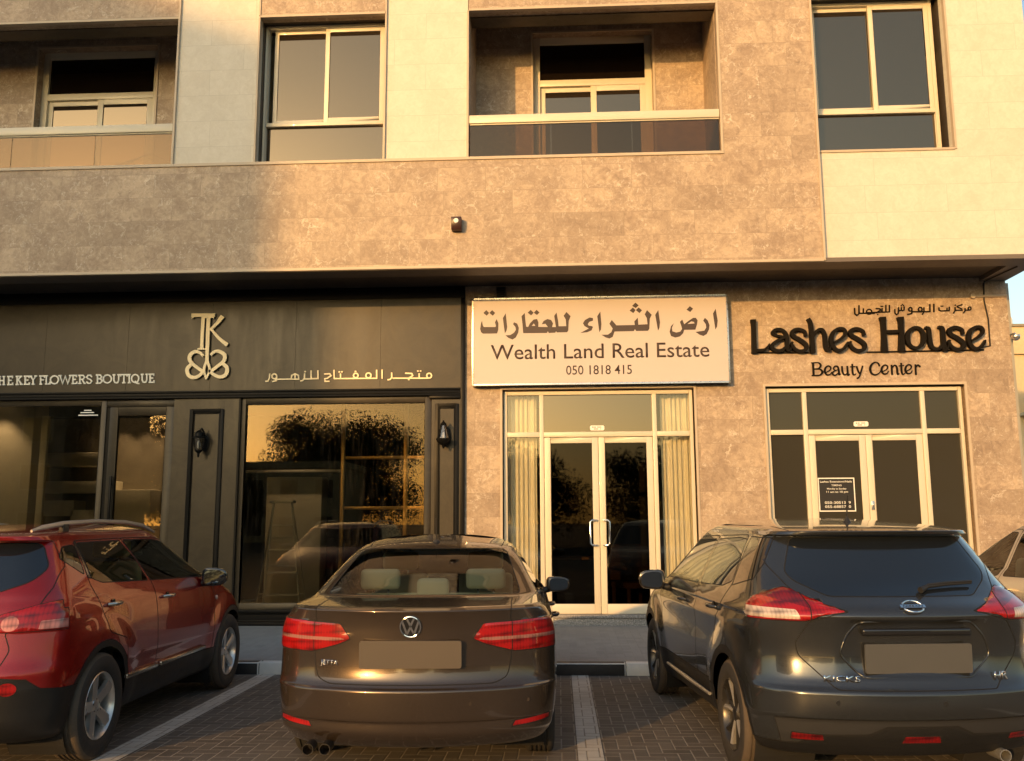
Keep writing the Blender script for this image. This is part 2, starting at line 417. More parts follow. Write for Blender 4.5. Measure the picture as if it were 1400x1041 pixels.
M['clear_lens'] = lens('clear_lamp_lens', (.52, .42, .36))
M['car_glass'] = clear_glass('car_glass', (.70, .71, .60), 0, ior=1.25)
M['car_glass_side'] = clear_glass('car_side_glass', (.50, .52, .44), .02, ior=1.38)
M['privacy_glass'] = mirror_glass('privacy_glass', (.9, .95, 1), (.010, .013, .018), .035, .01)
M['seat_cream'] = plain('cream_leather', (.64, .58, .41), .5, 0, .08)
M['seat_dark'] = plain('dark_seat_cloth', (.05, .045, .04), .8)
M['plate_brown'] = plain('blank_plate_brown', (.080, .067, .055), .55, 0, .06)
M['plate_grey'] = plain('blank_plate_grey', (.072, .075, .077), .5, 0, .06)
M['brown_paint'] = car_paint('brown_metallic_paint', (.060, .045, .034), .6, .24)
M['red_paint'] = car_paint('red_metallic_paint', (.25, .007, .006), .45, .25)
M['grey_paint'] = car_paint('dark_grey_metallic_paint', (.040, .044, .048), .6, .22)
M['silver_paint'] = car_paint('silver_metallic_paint', (.52, .50, .46), .6)
def leafy(name, a, b):
    q = NT(name); c = q.mix(q.noise(q.coord(), 1.6, 4), a, b); q.p(Base_Color=c, Roughness=.6); return q.m
M['leaf'] = leafy('tree_leaves', (.030, .050, .014), (.09, .11, .035))
M['bark'] = plain('tree_bark', (.10, .075, .05), .9, 0, .3, 12, .5)
# ------------------------------------------------------------------ ground
def sheet(name, x0, x1, y0, y1, z, mat, nx=1):
    mb = MB(); mb.face([mb.bm.verts.new(p) for p in ((x0, y0, z), (x1, y0, z), (x1, y1, z), (x0, y1, z))])
    return tag(mb.build(name, mat), kind='structure')
KY, FY, UY = 9.9, 12.75, 11.6          # kerb, shop front plane, overhanging upper storey
sheet('ground', -400, 400, -400, 400, -.02, M['asphalt'])
sheet('parking_court', -30, 30, -14, KY + .1, 0, M['paver'])
for i, x in enumerate((-9.7, -6.4, -3.1, .2, 3.5, 6.8)):
    sheet('parking_line', x - .0875, x + .0875, 4.9, KY - .004, .004, M['line'])
def kerb():
    mb = MB(); x = -3.2 - .97 * 12; k = 0
    while x < 14:
        mb.box(x + .003, x + .967, KY, KY + .14, -.05, .125, k % 2); x += .97; k += 1
    return tag(mb.build('kerb', [M['kerb_white'], M['kerb_black']], bevel=.012), kind='structure')
kerb()
def pavement():
    mb = MB()
    pts = [(KY + .141, .122), (FY - .001, .19)]
    v = [mb.bm.verts.new((x, y, z)) for (y, z) in pts for x in (-16, 14)]
    mb.face([v[0], v[1], v[3], v[2]])
    v2 = [mb.bm.verts.new((x, y, .19)) for y in (FY - .001, 60) for x in (6.27, 14)]
    mb.face([v2[0], v2[1], v2[3], v2[2]])
    return tag(mb.build('pavement', M['pavement']), kind='structure')
pavement()

# ------------------------------------------------------------------ the apartment building
B = thing('apartment_building', 'brown and cream stone clad apartment building over a row of shops', 'building', (0, 0, 0))
XL, XR = -14.0, 6.27
DOORS = [(-.80, 1.93, .1, 3.42), (2.88, 5.62, .1, 3.44)]
wall_bm(-1.31, XR, .1, 4.93, DOORS, FY, FY + .28).build('shop_wall', M['brown'], B)
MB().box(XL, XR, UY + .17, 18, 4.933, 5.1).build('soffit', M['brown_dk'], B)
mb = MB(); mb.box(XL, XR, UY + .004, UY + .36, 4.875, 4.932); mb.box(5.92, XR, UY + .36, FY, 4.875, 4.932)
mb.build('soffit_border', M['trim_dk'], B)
# upper storey cladding
BZ0, BZ1 = 4.895, 6.40
mb = wall_bm(XL, 3.46, BZ0, 12.6, [(XL - 1, -5.19, 6.40, 8.54), (-5.19, -4.05, 6.40, 20), (-4.05, -2.29, 6.40, 8.53), (-2.29, -1.15, 6.40, 20), (-1.15, 2.21, 6.40, 8.52)], UY, UY + .16)
mb.build('brown_cladding', M['brown'], B)
mb = MB(); mb.box(-5.18, -4.06, UY + .02, UY + .16, 6.402, 12.6); mb.box(-2.28, -1.16, UY + .02, UY + .16, 6.402, 12.6)
mb.build('cream_pilaster', M['cream'], B)
wall_bm(3.462, XR + .02, 4.91, 12.6, [(3.51, 5.26, 6.41, 8.66)], UY + .09, UY + .25).build('cream_cladding', M['cream'], B)
# slim stone edge trims round the openings
mb = MB()
def edge(x0, x1, z0, z1, y=UY): mb.box(x0, x1, y - .018, y + .05, z0, z1)
edge(XL, 2.235, 6.372, 6.41)
edge(2.205, 2.235, 6.411, 8.55); edge(-1.172, -1.145, 6.411, 8.52); edge(-5.205, -5.18, 6.411, 8.9)
edge(-1.144, 2.204, 8.515, 8.545); edge(-4.05, -2.29, 8.515, 8.545); edge(XL, -5.206, 8.535, 8.565)
edge(-4.068, -4.045, 6.411, 8.514); edge(-2.30, -2.278, 6.411, 12.5); edge(-4.068, -4.045, 8.546, 12.5); edge(-5.205, -5.18, 8.91, 12.5)
edge(3.45, 3.478, BZ0, 12.6)
edge(XL, 3.449, BZ0 - .012, BZ0 + .022)
edge(5.255, 5.28, 6.40, 8.7, UY + .09); edge(3.479, 5.254, 6.385, 6.415, UY + .09); edge(3.479, XR + .02, 4.90, 4.93, UY + .09)
mb.build('stone_edging', M['trim'], B)
# body of the building behind the cladding
mb = MB(); mb.box(XL, XR, 18, 26, .1, 12.6); mb.box(XL, XR, 13.4, 18, 5.101, 6.40); mb.box(XL, XR, UY + .3, 18, 9.0, 12.55)
mb.box(XL, XR, UY + .26, 13.39, 5.101, 6.36)
mb.box(XR - .2, XR, FY + .29, 18, .1, 4.93); mb.box(XR - .2, XR, UY + .26, 18, 6.401, 8.99); mb.box(XL, XL + .2, FY, 18, .1, 4.93)
mb.build('rear_block', M['cream'], B)
MB().box(XR + .002, XR + .085, FY + .10, FY + .4, .1, 4.87).build('corner_pier', plain('grey_render', (.36, .35, .31), .7), B)
# side returns of the window openings
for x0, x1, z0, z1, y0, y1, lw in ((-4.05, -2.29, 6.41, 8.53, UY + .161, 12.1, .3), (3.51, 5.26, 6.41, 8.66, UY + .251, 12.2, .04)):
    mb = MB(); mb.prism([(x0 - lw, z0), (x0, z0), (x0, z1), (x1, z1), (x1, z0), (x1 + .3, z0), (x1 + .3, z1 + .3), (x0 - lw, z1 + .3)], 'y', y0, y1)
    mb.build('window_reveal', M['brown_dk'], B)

def bars(mb, x0, x1, z0, z1, t, y0, y1, m=0):
    """a rectangular frame of four bars, butted"""
    mb.box(x0, x0 + t, y0, y1, z0, z1, m); mb.box(x1 - t, x1, y0, y1, z0, z1, m)
    mb.box(x0 + t, x1 - t, y0, y1, z0, z0 + t, m); mb.box(x0 + t, x1 - t, y0, y1, z1 - t, z1, m)
def pane(name, x0, x1, z0, z1, y, mat, parent):
    return MB().box(x0, x1, y, y + .008, z0, z1).build(name, mat, parent)
def casement(x0, x1, z0, z1, y, ajar, hidden_left=False):
    """sliding window: fixed light below, two sashes above"""
    f = MB(); bars(f, x0, x1, z0, z1, .05, y, y + .09); zt = z0 + .61
    f.box(x0 + .05, x1 - .05, y - .004, y + .088, zt, zt + .055)
    w = f.build('window', M['alu'], B, bevel=.004)
    xm = (x0 + x1) / 2 + .04
    s1 = MB(); bars(s1, x0 + .05 + ajar, xm, zt + .056, z1 - .051, .055, y + .05, y + .083); s1.build('sash', M['alu'], w, bevel=.003)
    s2 = MB(); bars(s2, xm - .055, x1 - .051, zt + .056, z1 - .051, .06, y + .008, y + .045); s2.build('sash', M['alu'], w, bevel=.003)
    pane('pane', x0 + .105 + ajar, xm - .055, zt + .111, z1 - .106, y + .062, M['tint_glass'], w)
    pane('pane', xm + .005, x1 - .111, zt + .116, z1 - .111, y + .022, M['tint_glass'], w)
    pane('pane', x0 + .05, x1 - .05, z0 + .05, zt, y + .05, M['tint_glass'], w)
    MB().box(x0 + .04, x1 - .04, y + .30, y + .31, z0, z1).build('dark_backing', M['room_dark'], w)  # dark sheet standing in for the unlit room behind the panes
casement(-4.045, -2.305, 6.412, 8.525, 11.84, .07)
casement(3.515, 5.20, 6.415, 8.655, 11.93, 0)

def balcony(x0, x1, ztop, dx0, dx1, joints, slid):
    b = MB().box(x0, x1, FY, FY + .2, 6.41, 8.95)       # back wall, with the door opening cut below
    b.bm.free()
    dz = 8.80
    bal = wall_bm(x0 - .1, x1 + .1, 6.405, 8.95, [(dx0, dx1, 6.40, dz)], FY, FY + .22).build('balcony', M['brown'], B)
    for a in (x1, x0 - .1): MB().box(a, a + .1, UY + .165, FY - .001, 6.41, 8.95).build('side_wall', M['brown'], bal)
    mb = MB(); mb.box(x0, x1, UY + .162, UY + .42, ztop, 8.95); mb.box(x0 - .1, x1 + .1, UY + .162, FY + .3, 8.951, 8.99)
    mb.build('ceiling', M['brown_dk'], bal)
    MB().box(x0, x1, UY + .1, FY, 6.36, 6.405).build('balcony_floor', M['room_floor'], bal)
    mb = MB(); mb.box(x0 + .005, x1 - .005, UY - .005, UY + .075, 6.885, 7.0)
    mb.box(x0 + .005, x1 - .005, UY + .015, UY + .055, 6.865, 6.884); mb.build('handrail', M['alu'], bal, bevel=.008)
    xs = [x0 + .012] + joints + [x1 - .012]
    for a, c in zip(xs, xs[1:]): MB().box(a + .004, c - .004, UY + .03, UY + .042, 6.42, 6.864).build('glass_panel', M['balc_glass'], bal)
    # door set back in the wall
    y = FY + .13
    f = MB(); bars(f, dx0 + .002, dx1 - .002, 6.41, dz - .002, .10, y, y + .08); f.box(dx0 + .1, dx1 - .1, y - .004, y + .078, 8.02, 8.12)
    d = f.build('balcony_door', M['alu'], B, bevel=.004)
    xm = (dx0 + dx1) / 2
    s = MB(); bars(s, dx0 + .101, xm + .05, 6.511, 8.019, .075, y + .045, y + .075); s.build('sliding_leaf', M['alu'], d, bevel=.003)
    s = MB(); bars(s, xm - .03, dx1 - .101, 6.511, 8.019, .085, y + .005, y + .04); s.build('sliding_leaf', M['alu'], d, bevel=.003)
    pane('pane', dx0 + .1, dx1 - .1, 8.12, dz - .1, y + .04, M['dark_pane'], d)
    pane('pane', dx0 + .17, xm, 6.58, 7.95, y + .055, M['tint_glass'], d)
    pane('pane', xm + .05, dx1 - .18, 6.59, 7.94, y + .02, M['tint_glass'], d)
    t = MB(); t.box(dx0 - .03, dx0, FY - .02, FY - .001, 6.42, dz + .03); t.box(dx1, dx1 + .03, FY - .02, FY - .001, 6.42, dz + .03); t.box(dx0, dx1, FY - .02, FY - .001, dz, dz + .03)
    t.build('door_surround', M['trim'], d)
    return bal
M['dark_pane'] = mirror_glass('dark_fanlight_glass', (.8, .7, .5), (.010, .007, .005), .01)
balcony(-1.144, 2.204, 8.50, -.30, 1.47, [-.04, 1.04], 0)
balcony(-10.4, -5.207, 8.53, -7.88, -6.02, [-9.7, -8.6, -7.48, -6.30], 0)
# clothes airer behind the left balcony glass
def airer():
    t = thing('clothes_airer', 'folding wire clothes airer behind the left balcony glass', 'clothes airer', (-5.98, 12.15, 6.41))
    mb = MB()
    a, b = Vector((-.42, -.15, .10)), Vector((.30, -.15, .33))
    for k in range(8):
        u = k / 7; mb.tube([a.lerp(b, u), a.lerp(b, u) + Vector((.14 - .05 * u, .42, .04))], .005, 6)
    mb.tube([a, b], .008, 8); mb.tube([a + Vector((.14, .42, .04)), b + Vector((.09, .42, .04))], .008, 8)
    mb.build('rack', M['steel'], t, smooth=40)
    for s in (0, .42):
        mb = MB(); mb.tube([(-.40, -.15 + s, 0), (.20, -.15 + s, .31)], .008, 8); mb.tube([(.36, -.15 + s, 0), (-.2, -.15 + s, .2)], .008, 8)
        mb.build('leg_frame', M['steel'], t, smooth=40)
airer()

# ------------------------------------------------------------------ boutique front
def boutique():
    bz0 = 4.76
    root = thing('boutique_shopfront', 'dark bronze metal boutique shopfront with tall display windows', 'shopfront', (0, 0, 0))
    y = FY - .03
    mb = MB()
    x = -11.2
    for x1 in (-9.9, -8.66, -7.43, -6.20, -4.97, -3.74, -2.51, -1.36):
        mb.box(x + .0015, x1 - .0015, y, y + .03, 3.46, bz0); x = x1
    mb.build('fascia', M['bronze'], root)
    mb = MB()
    mb.box(-11.2, -1.30, y - .012, y + .10, bz0 + .001, 4.93)  # top band: black put where the shadow gap falls above the fascia
    mb.box(-1.359, -1.30, y - .03, y + .10, .19, bz0)
    mb.build('frame_with_shadow_band', M['black_metal'], root, bevel=.004)
    mb = MB(); mb.box(-11.2, -1.36, y - .035, y + .05, 3.425, 3.455); mb.box(-11.2, -1.36, y - .02, y + .05, 3.375, 3.424)
    mb.box(-11.2, -1.36, y - .045, y + .05, 3.345, 3.374)
    mb.build('moulding', M['black_metal'], root, bevel=.005)
    # piers with picture-frame mouldings
    def pier(x0, x1, f0, f1, ftop):
        p = MB().box(x0, x1, y, y + .06, .19, 3.344).build('pier', M['bronze'], root)
        m = MB(); bars(m, f0, f1, .62, ftop, .05, y - .022, y - .0005); bars(m, f0 + .052, f1 - .052, .672, ftop - .052, .018, y - .012, y - .0006)
        m.build('frame_moulding', M['black_metal'], p, bevel=.006)
        m = MB(); m.box(x0 - .01, x1 + .01, y - .03, y - .001, .19, .50); m.box(x0 - .02, x1 + .02, y - .045, y - .001, .501, .53); m.build('plinth', M['black_metal'], p, bevel=.006)
    pier(-5.47, -4.53, -5.235, -4.74, 3.19); pier(-1.77, -1.36, -1.72, -1.385, 3.23)
    m = MB(); m.box(-1.80, -1.36, y - .05, y - .001, 3.30, 3.344); m.build('capital', M['black_metal'], root, bevel=.008)
    # right display window
    f = MB(); bars(f, -4.527, -1.775, .40, 3.343, .09, y + .02, y + .12)
    w = f.build('display_window', M['bronze'], root, bevel=.006)
    e = MB(); e.box(-4.527, -4.50, y - .012, y + .019, .40, 3.343); e.build('bead', M['black_metal'], w)
    pane('pane', -4.437, -1.865, .49, 3.253, y + .06, M['shop_glass'], w)
    b = MB(); b.box(-4.527, -1.775, y + .0, y + .12, .19, .398); b.box(-4.527, -1.775, y - .03, y - .001, .365, .40); b.box(-4.527, -1.775, y - .03, y - .001, .19, .235)
    bars(b, -4.46, -1.85, .245, .355, .018, y - .014, y - .001); b.build('stall_riser', M['black_metal'], w, bevel=.004)
    # left display window and door
    f = MB(); bars(f, -10.6, -6.47, .40, 3.343, .08, y + .02, y + .12); f.box(-6.468, -5.472, y + .02, y + .12, 3.24, 3.343)
    w2 = f.build('display_window', M['bronze'], root, bevel=.006)
    pane('pane', -10.52, -6.55, .48, 3.263, y + .06, M['shop_glass'], w2)
    b = MB(); b.box(-10.6, -6.47, y, y + .12, .19, .398); b.build('stall_riser', M['black_metal'], w2, bevel=.004)
    st = MB()
    for k, (a, c) in enumerate(((-6.80, 3.20), (-6.80, 3.168), (-6.78, 3.13))): st.box(a - .02 - .05 * k, a + .09 + .04 * k, y + .056, y + .0595, c - .008, c + .008)
    st.build('sticker', M['white_letter'], w2)
    f = MB(); bars(f, -6.42, -5.475, .20, 3.238, .12, y + .03, y + .09)
    d = f.build('shop_door', M['bronze'], root, bevel=.006)
    pane('pane', -6.30, -5.595, .32, 3.118, y + .06, M['shop_glass'], d)
    h = MB(); h.box(-6.345, -6.315, y - .03, y - .005, 1.35, 2.25); h.box(-6.34, -6.32, y - .004, y + .03, 1.45, 1.48); h.box(-6.34, -6.32, y - .004, y + .03, 2.12, 2.15); h.build('handle', M['black_metal'], d, bevel=.004)
    g = MB(); g.box(-6.469, -6.421, y + .04, y + .1, .20, 3.238); g.build('door_jamb', M['black_metal'], root)
    # room behind
    mb = MB(); X0, X1, Y0, Y1 = -11.1, -1.42, FY + .12, 17.0
    mb.box(X0, X1, Y1, Y1 + .1, .19, 3.6); mb.box(X0 - .1, X0, Y0, Y1, .19, 3.6); mb.box(X1, X1 + .06, Y0, Y1, .19, 3.6); mb.box(X0, X1, Y0 - .1, Y1, 3.6, 3.7)
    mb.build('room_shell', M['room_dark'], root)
    MB().box(X0, X1, Y0 - .02, Y1, .12, .189).build('room_floor', M['room_floor'], root)
boutique()
# things inside the boutique
def column_inside(name, x0, x1, y0, y1, label):
    o = MB().box(x0, x1, y0, y1, .19, 3.59).build(name, M['white_wall'], bevel=.01); return tag(o, label, 'column')
column_inside('column', -9.2, -7.98, 13.5, 13.9, 'broad cream column behind the left boutique glass')
MB_ = MB().box(-7.80, -7.70, 13.4, 13.46, .19, 3.2)
tag(MB_.build('wall_trim', M['white_wall'], bevel=.004), 'narrow pale upright strip beside the cream column', 'trim')
def display_shelf():
    t = thing('display_shelf', 'wall of staggered white display boxes behind the boutique glass', 'display shelf', (-7.75, 15.2, .19))
    MB().box(-1.1, 1.75, .25, .32, 0, 3.2).build('back_panel', M['room'], t)
    for (x0, x1, z0, z1) in ((-.9, .10, 2.35, 2.58), (-.9, .28, 1.90, 2.10), (-.95, -.35, 1.52, 1.78), (-.4, .0, .85, 1.62), (0.02, .26, 1.05, 1.28), (.3, .95, 1.3, 1.95), (-.95, -.42, .5, 1.2)):
        m = MB().box(x0, x1, -.15, .249, z0, z1); m.build('display_box', M['white_wall'], t, bevel=.01)
display_shelf()
def ladder():
    t = thing('step_ladder', 'aluminium step ladder standing open behind the boutique window', 'ladder', (-4.0, 13.15, .19))
    H = 1.68
    def rail(p, q, r=.016): mb.tube([p, q], r, 8)
    mb = MB(); rail((-.24, 0, 0), (-.21, .30, H)); rail((.33, 0, 0), (.06, .30, H)); mb.build('front_stile', M['galv'], t, smooth=40)
    mb = MB(); rail((-.62, .85, 0), (-.22, .36, H), .012); rail((.2, .85, 0), (.05, .36, H), .012)
    for u in (.2, .45, .7): mb.tube([(-.62 + .40 * u, .85 - .49 * u, H * u), (.2 - .15 * u, .85 - .49 * u, H * u)], .009, 6)
    mb.build('rear_leg', M['galv'], t, smooth=40)
    for u in (.02, .21, .40, .59, .80):
        mb = MB(); xa, xb = -.24 + .03 * u, .33 - .27 * u; mb.box(xa, xb, .3 * u - .03, .3 * u + .05, H * u, H * u + .025); mb.build('tread', M['galv'], t, bevel=.004)
    mb = MB(); mb.box(-.25, .10, .24, .40, H, H + .04); mb.build('top_platform', M['galv'], t, bevel=.008)
ladder()
def partition():
    t = thing('glazed_partition', 'gold edged glazed partition inside the boutique', 'partition', (-2.6, 14.6, .19))
    mb = MB()
    for x in (-.86, .16, .92): mb.box(x - .03, x + .03, -.03, .03, 0, 3.3)
    for z in (1.62, 2.42):
        for a, b in ((-.83, .13), (.19, .89)): mb.box(a, b, -.025, .025, z - .025, z + .025)
    mb.build('frame', plain('brushed_gold', (.55, .38, .16), .35, .6), t, bevel=.004)
    MB().box(-.83, .9, .031, .04, .1, 3.2).build('pane', M['door_glass'], t)
partition()
o = MB().box(-4.95, -4.0, 15.4, 15.8, .19, 2.35).build('cabinet', M['white_wall'], bevel=.015); tag(o, 'tall pale cabinet behind the step ladder', 'cabinet')
o = MB().box(-5.3, -3.4, 15.2, 15.35, 2.42, 2.46).build('wall_shelf', M['galv'], bevel=.005); tag(o, 'thin horizontal shelf above the tall pale cabinet', 'shelf')

# ------------------------------------------------------------------ the two glazed entrances
def entrance(xa, xb, label, glass_top, glass_side, glass_door, handles):
    t = thing('glazed_entrance', label, 'entrance', (0, 0, 0))
    y = FY + .06; z0, z1 = .335, 3.40
    W = xb - xa; side = .46; d0, d1 = xa + .05 + side + .06, xb - .05 - side + .0 - .06
    f = MB()
    f.box(xa, xa + .05, y, y + .09, z0, z1); f.box(xb - .05, xb, y, y + .09, z0, z1); f.box(xa + .05, xb - .05, y, y + .09, z1 - .05, z1)
    f.box(d0 - .065, d0 - .005, y - .003, y + .087, z0, z1 - .05); f.box(d1 + .005, d1 + .065, y - .003, y + .087, z0, z1 - .05)
    for a, b in ((xa + .05, d0 - .065), (d0 - .005, d1 + .005), (d1 + .065, xb - .05)): f.box(a, b, y, y + .085, 2.755, 2.825)
    for a, b in ((xa + .05, d0 - .065), (d1 + .065, xb - .05)): f.box(a, b, y, y + .085, z0, z0 + .13)
    f.build('frame', M['alu'], t, bevel=.006)
    for a, b in ((xa + .05, d0 - .065), (d1 + .065, xb - .05)):
        pane('fanlight', a, b, 2.825, z1 - .05, y + .04, glass_side, t); pane('side_light', a, b, z0 + .13, 2.755, y + .04, glass_side, t)
    pane('fanlight', d0 - .005, d1 + .005, 2.825, z1 - .05, y + .04, glass_top, t)
    xm = (d0 + d1) / 2
    for k, (a, b) in enumerate(((d0, xm - .003), (xm + .003, d1))):
        l = MB(); l.box(a, a + .085, y + .012, y + .06, z0 + .005, 2.748); l.box(b - .085, b, y + .012, y + .06, z0 + .005, 2.748)
        l.box(a + .085, b - .085, y + .012, y + .06, 2.668, 2.748); l.box(a + .085, b - .085, y + .012, y + .06, z0 + .005, z0 + .135)
        d = l.build('door_leaf', M['alu'], t, bevel=.005)
        pane('pane', a + .085, b - .085, z0 + .135, 2.668, y + .03, glass_door, d)
        if handles:
            hx = b - .045 if k == 0 else a + .045; s = -1 if k == 0 else 1
            h = MB(); pts = [(hx, y + .012, 1.60), (hx, y - .03, 1.60), (hx + s * .06, y - .045, 1.60), (hx + s * .085, y - .045, 1.575), (hx + s * .085, y - .045, 1.285), (hx + s * .06, y - .045, 1.26), (hx, y - .03, 1.26), (hx, y + .012, 1.26)]
            h.tube(pts, .014, 8); h.build('pull_handle', M['chrome'], d, smooth=50)
        elif k == 1:
            h = MB(); h.box(a + .02, a + .06, y - .002, y + .012, 1.72, 1.84); h.box(a + .03, a + .05, y - .02, y - .0021, 1.77, 1.80); h.build('door_lock', M['steel'], d, bevel=.003)
    st = MB(); st.box(xa - .02, xb + .02, FY - .02, FY + .2, .29, .334); st.box(xa - .02, xb + .02, FY + .005, FY + .2, .1, .289); st.build('granite_step', M['granite'], t, bevel=.004)
    # slim stone surround
    s = MB(); s.box(xa - .045, xa - .012, FY - .022, FY - .001, .19, 3.46); s.box(xb + .012, xb + .045, FY - .022, FY - .001, .19, 3.46); s.box(xa - .012, xb + .012, FY - .022, FY - .001, 3.425, 3.46)
    s.build('stone_surround', M['trim'], t)
    return y, xm
y1, xm1 = entrance(-.76, 1.89, 'cream framed glass entrance with curtains and chrome pull handles', M['tint_glass'], clear_glass('curtain_glass', (.93, .92, .86), .05, (.7, .62, .5)), M['door_glass'], True)
y2, xm2 = entrance(2.90, 5.58, 'cream framed glass entrance with dark filmed panes', M['film_glass'], M['film_glass'], M['film_glass'], False)
def plaque(x, z, label):
    t = thing('number_plaque', label, 'plaque', (x, FY + .098, z))
    p = [(-.085, -.035), (.085, -.035), (.1, -.02), (.1, .02), (.085, .035), (-.085, .035), (-.1, .02), (-.1, -.02)]
    MB().prism(p, 'y', -.006, 0).build('plate', M['white_letter'], t)
    m = MB(); m.box(.0, .06, -.0075, -.0061, .008, .016); m.box(-.04, -.02, -.0075, -.0061, .006, .017); m.box(-.07, -.05, -.0075, -.0061, .006, .017)
    m.box(-.05, .015, -.0075, -.0061, -.02, -.010); m.box(.045, .055, -.0075, -.0061, -.02, -.010); m.build('lettering', M['dark_letter'], t)
plaque(.555, 2.88, 'small white number plaque over the curtained entrance door'); plaque(4.20, 2.90, 'small white number plaque over the dark filmed entrance door')
def curtain(x0, x1, label):
    mb = MB(); n = 90; rows = [(.34, 0), (1.4, .4), (3.36, 1)]; V = []
    for z, t in rows:
        r = []
        for i in range(n + 1):
            u = i / n; a = u * 2 * math.pi * 5.5
            r.append(mb.bm.verts.new((x0 + (x1 - x0) * u, 13.02 + .026 * math.sin(a + .9 * math.sin(a * .37)) + .012 * math.sin(a * 2.3 + t), z)))
        V.append(r)
    for A, C in zip(V, V[1:]):
        for i in range(n): mb.face([A[i], A[i + 1], C[i + 1], C[i]])
    return tag(mb.build('curtain', M['curtain'], smooth=80), label, 'curtain')
curtain(-.72, -.30, 'pleated cream curtain in the left side light of the entrance'); curtain(1.46, 1.86, 'pleated cream curtain in the right side light of the entrance')
def office():
    mb = MB(); X0, X1 = -1.15, 2.3
    mb.box(X0, X1, 16.5, 16.6, .19, 3.6); mb.box(X0 - .05, X0, FY + .29, 16.5, .19, 3.6); mb.box(X1, X1 + .05, FY + .29, 16.5, .19, 3.6); mb.box(X0, X1, FY + .29, 16.5, 3.6, 3.7); mb.box(X0, X1, FY + .29, 16.5, .18, .30)
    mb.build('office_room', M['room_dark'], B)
    mb = MB(); X0, X1 = 2.45, 6.0
    mb.box(X0, X1, 14.5, 14.6, .19, 3.6); mb.box(X0 - .05, X0, FY + .29, 14.5, .19, 3.6); mb.box(X0, X1, FY + .29, 14.5, 3.6, 3.7); mb.box(X0, X1, FY + .29, 14.5, .18, .30)
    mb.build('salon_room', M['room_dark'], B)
office()
def armchair():
    t = thing('wooden_chair', 'wooden armchair just inside the curtained entrance', 'chair', (1.08, 13.55, .30), R(25))
    MB().box(-.26, .26, -.25, .25, .34, .42).build('seat', M['wood'], t, bevel=.02)
    m = MB().box(-.26, .26, .22, .28, .43, .95); m.build('backrest', M['wood'], t, bevel=.02)
    for sx in (-.24, .20):
        for sy in (-.24, .2): MB().box(sx, sx + .045, sy, sy + .045, 0, .339).build('leg', M['wood'], t, bevel=.006)
    for s in (-.29, .25): MB().box(s, s + .05, -.25, .2, .60, .64).build('armrest', M['wood'], t, bevel=.01)
armchair()
def desk():
    t = thing('office_desk', 'dark office desk deep inside the curtained entrance', 'desk', (.2, 14.6, .30))
    MB().box(-.8, .5, -.3, .3, .70, .74).build('desk_top', M['wood'], t, bevel=.006)
    for x in (-.75, .42): MB().box(x, x + .04, -.28, .28, 0, .699).build('leg', M['galv'], t, bevel=.004)
desk()

def downlights():
    em = NT('warm_lamp_face'); em.p(Base_Color=(1, .8, .55), Emission_Color=(1, .72, .40), Emission_Strength=6)
    for i, (x, yy) in enumerate(((-7.5, 15.12), (-7.08, 15.12), (-6.66, 15.12), (-8.45, 13.18), (-4.4, 14.6))):  # the lamp by the column is added only to brighten it
        t = thing('downlight', 'warm downlight in the boutique ceiling, from a row plus an added fill lamp', 'light', (x, yy, 3.59), group='downlights in the boutique ceiling')
        MB().lathe([(.07, 0), (.075, -.012), (.055, -.014)], (0, 0, 0), 'z', 16).build('trim_ring', M['black_metal'], t, smooth=40)
        MB().lathe([(.05, -.0150), (.05, -.018)], (0, 0, 0), 'z', 16).build('lamp_face', em.m, t)
        ld = bpy.data.lights.new('downlight_lamp', 'SPOT'); ld.energy = 30; ld.color = (1, .70, .42); ld.spot_size = R(80); ld.spot_blend = .5; ld.shadow_soft_size = .04
        lo = bpy.data.objects.new('downlight_lamp', ld); col.objects.link(lo); lo.parent = t; lo.location = (0, 0, -.03)
downlights()
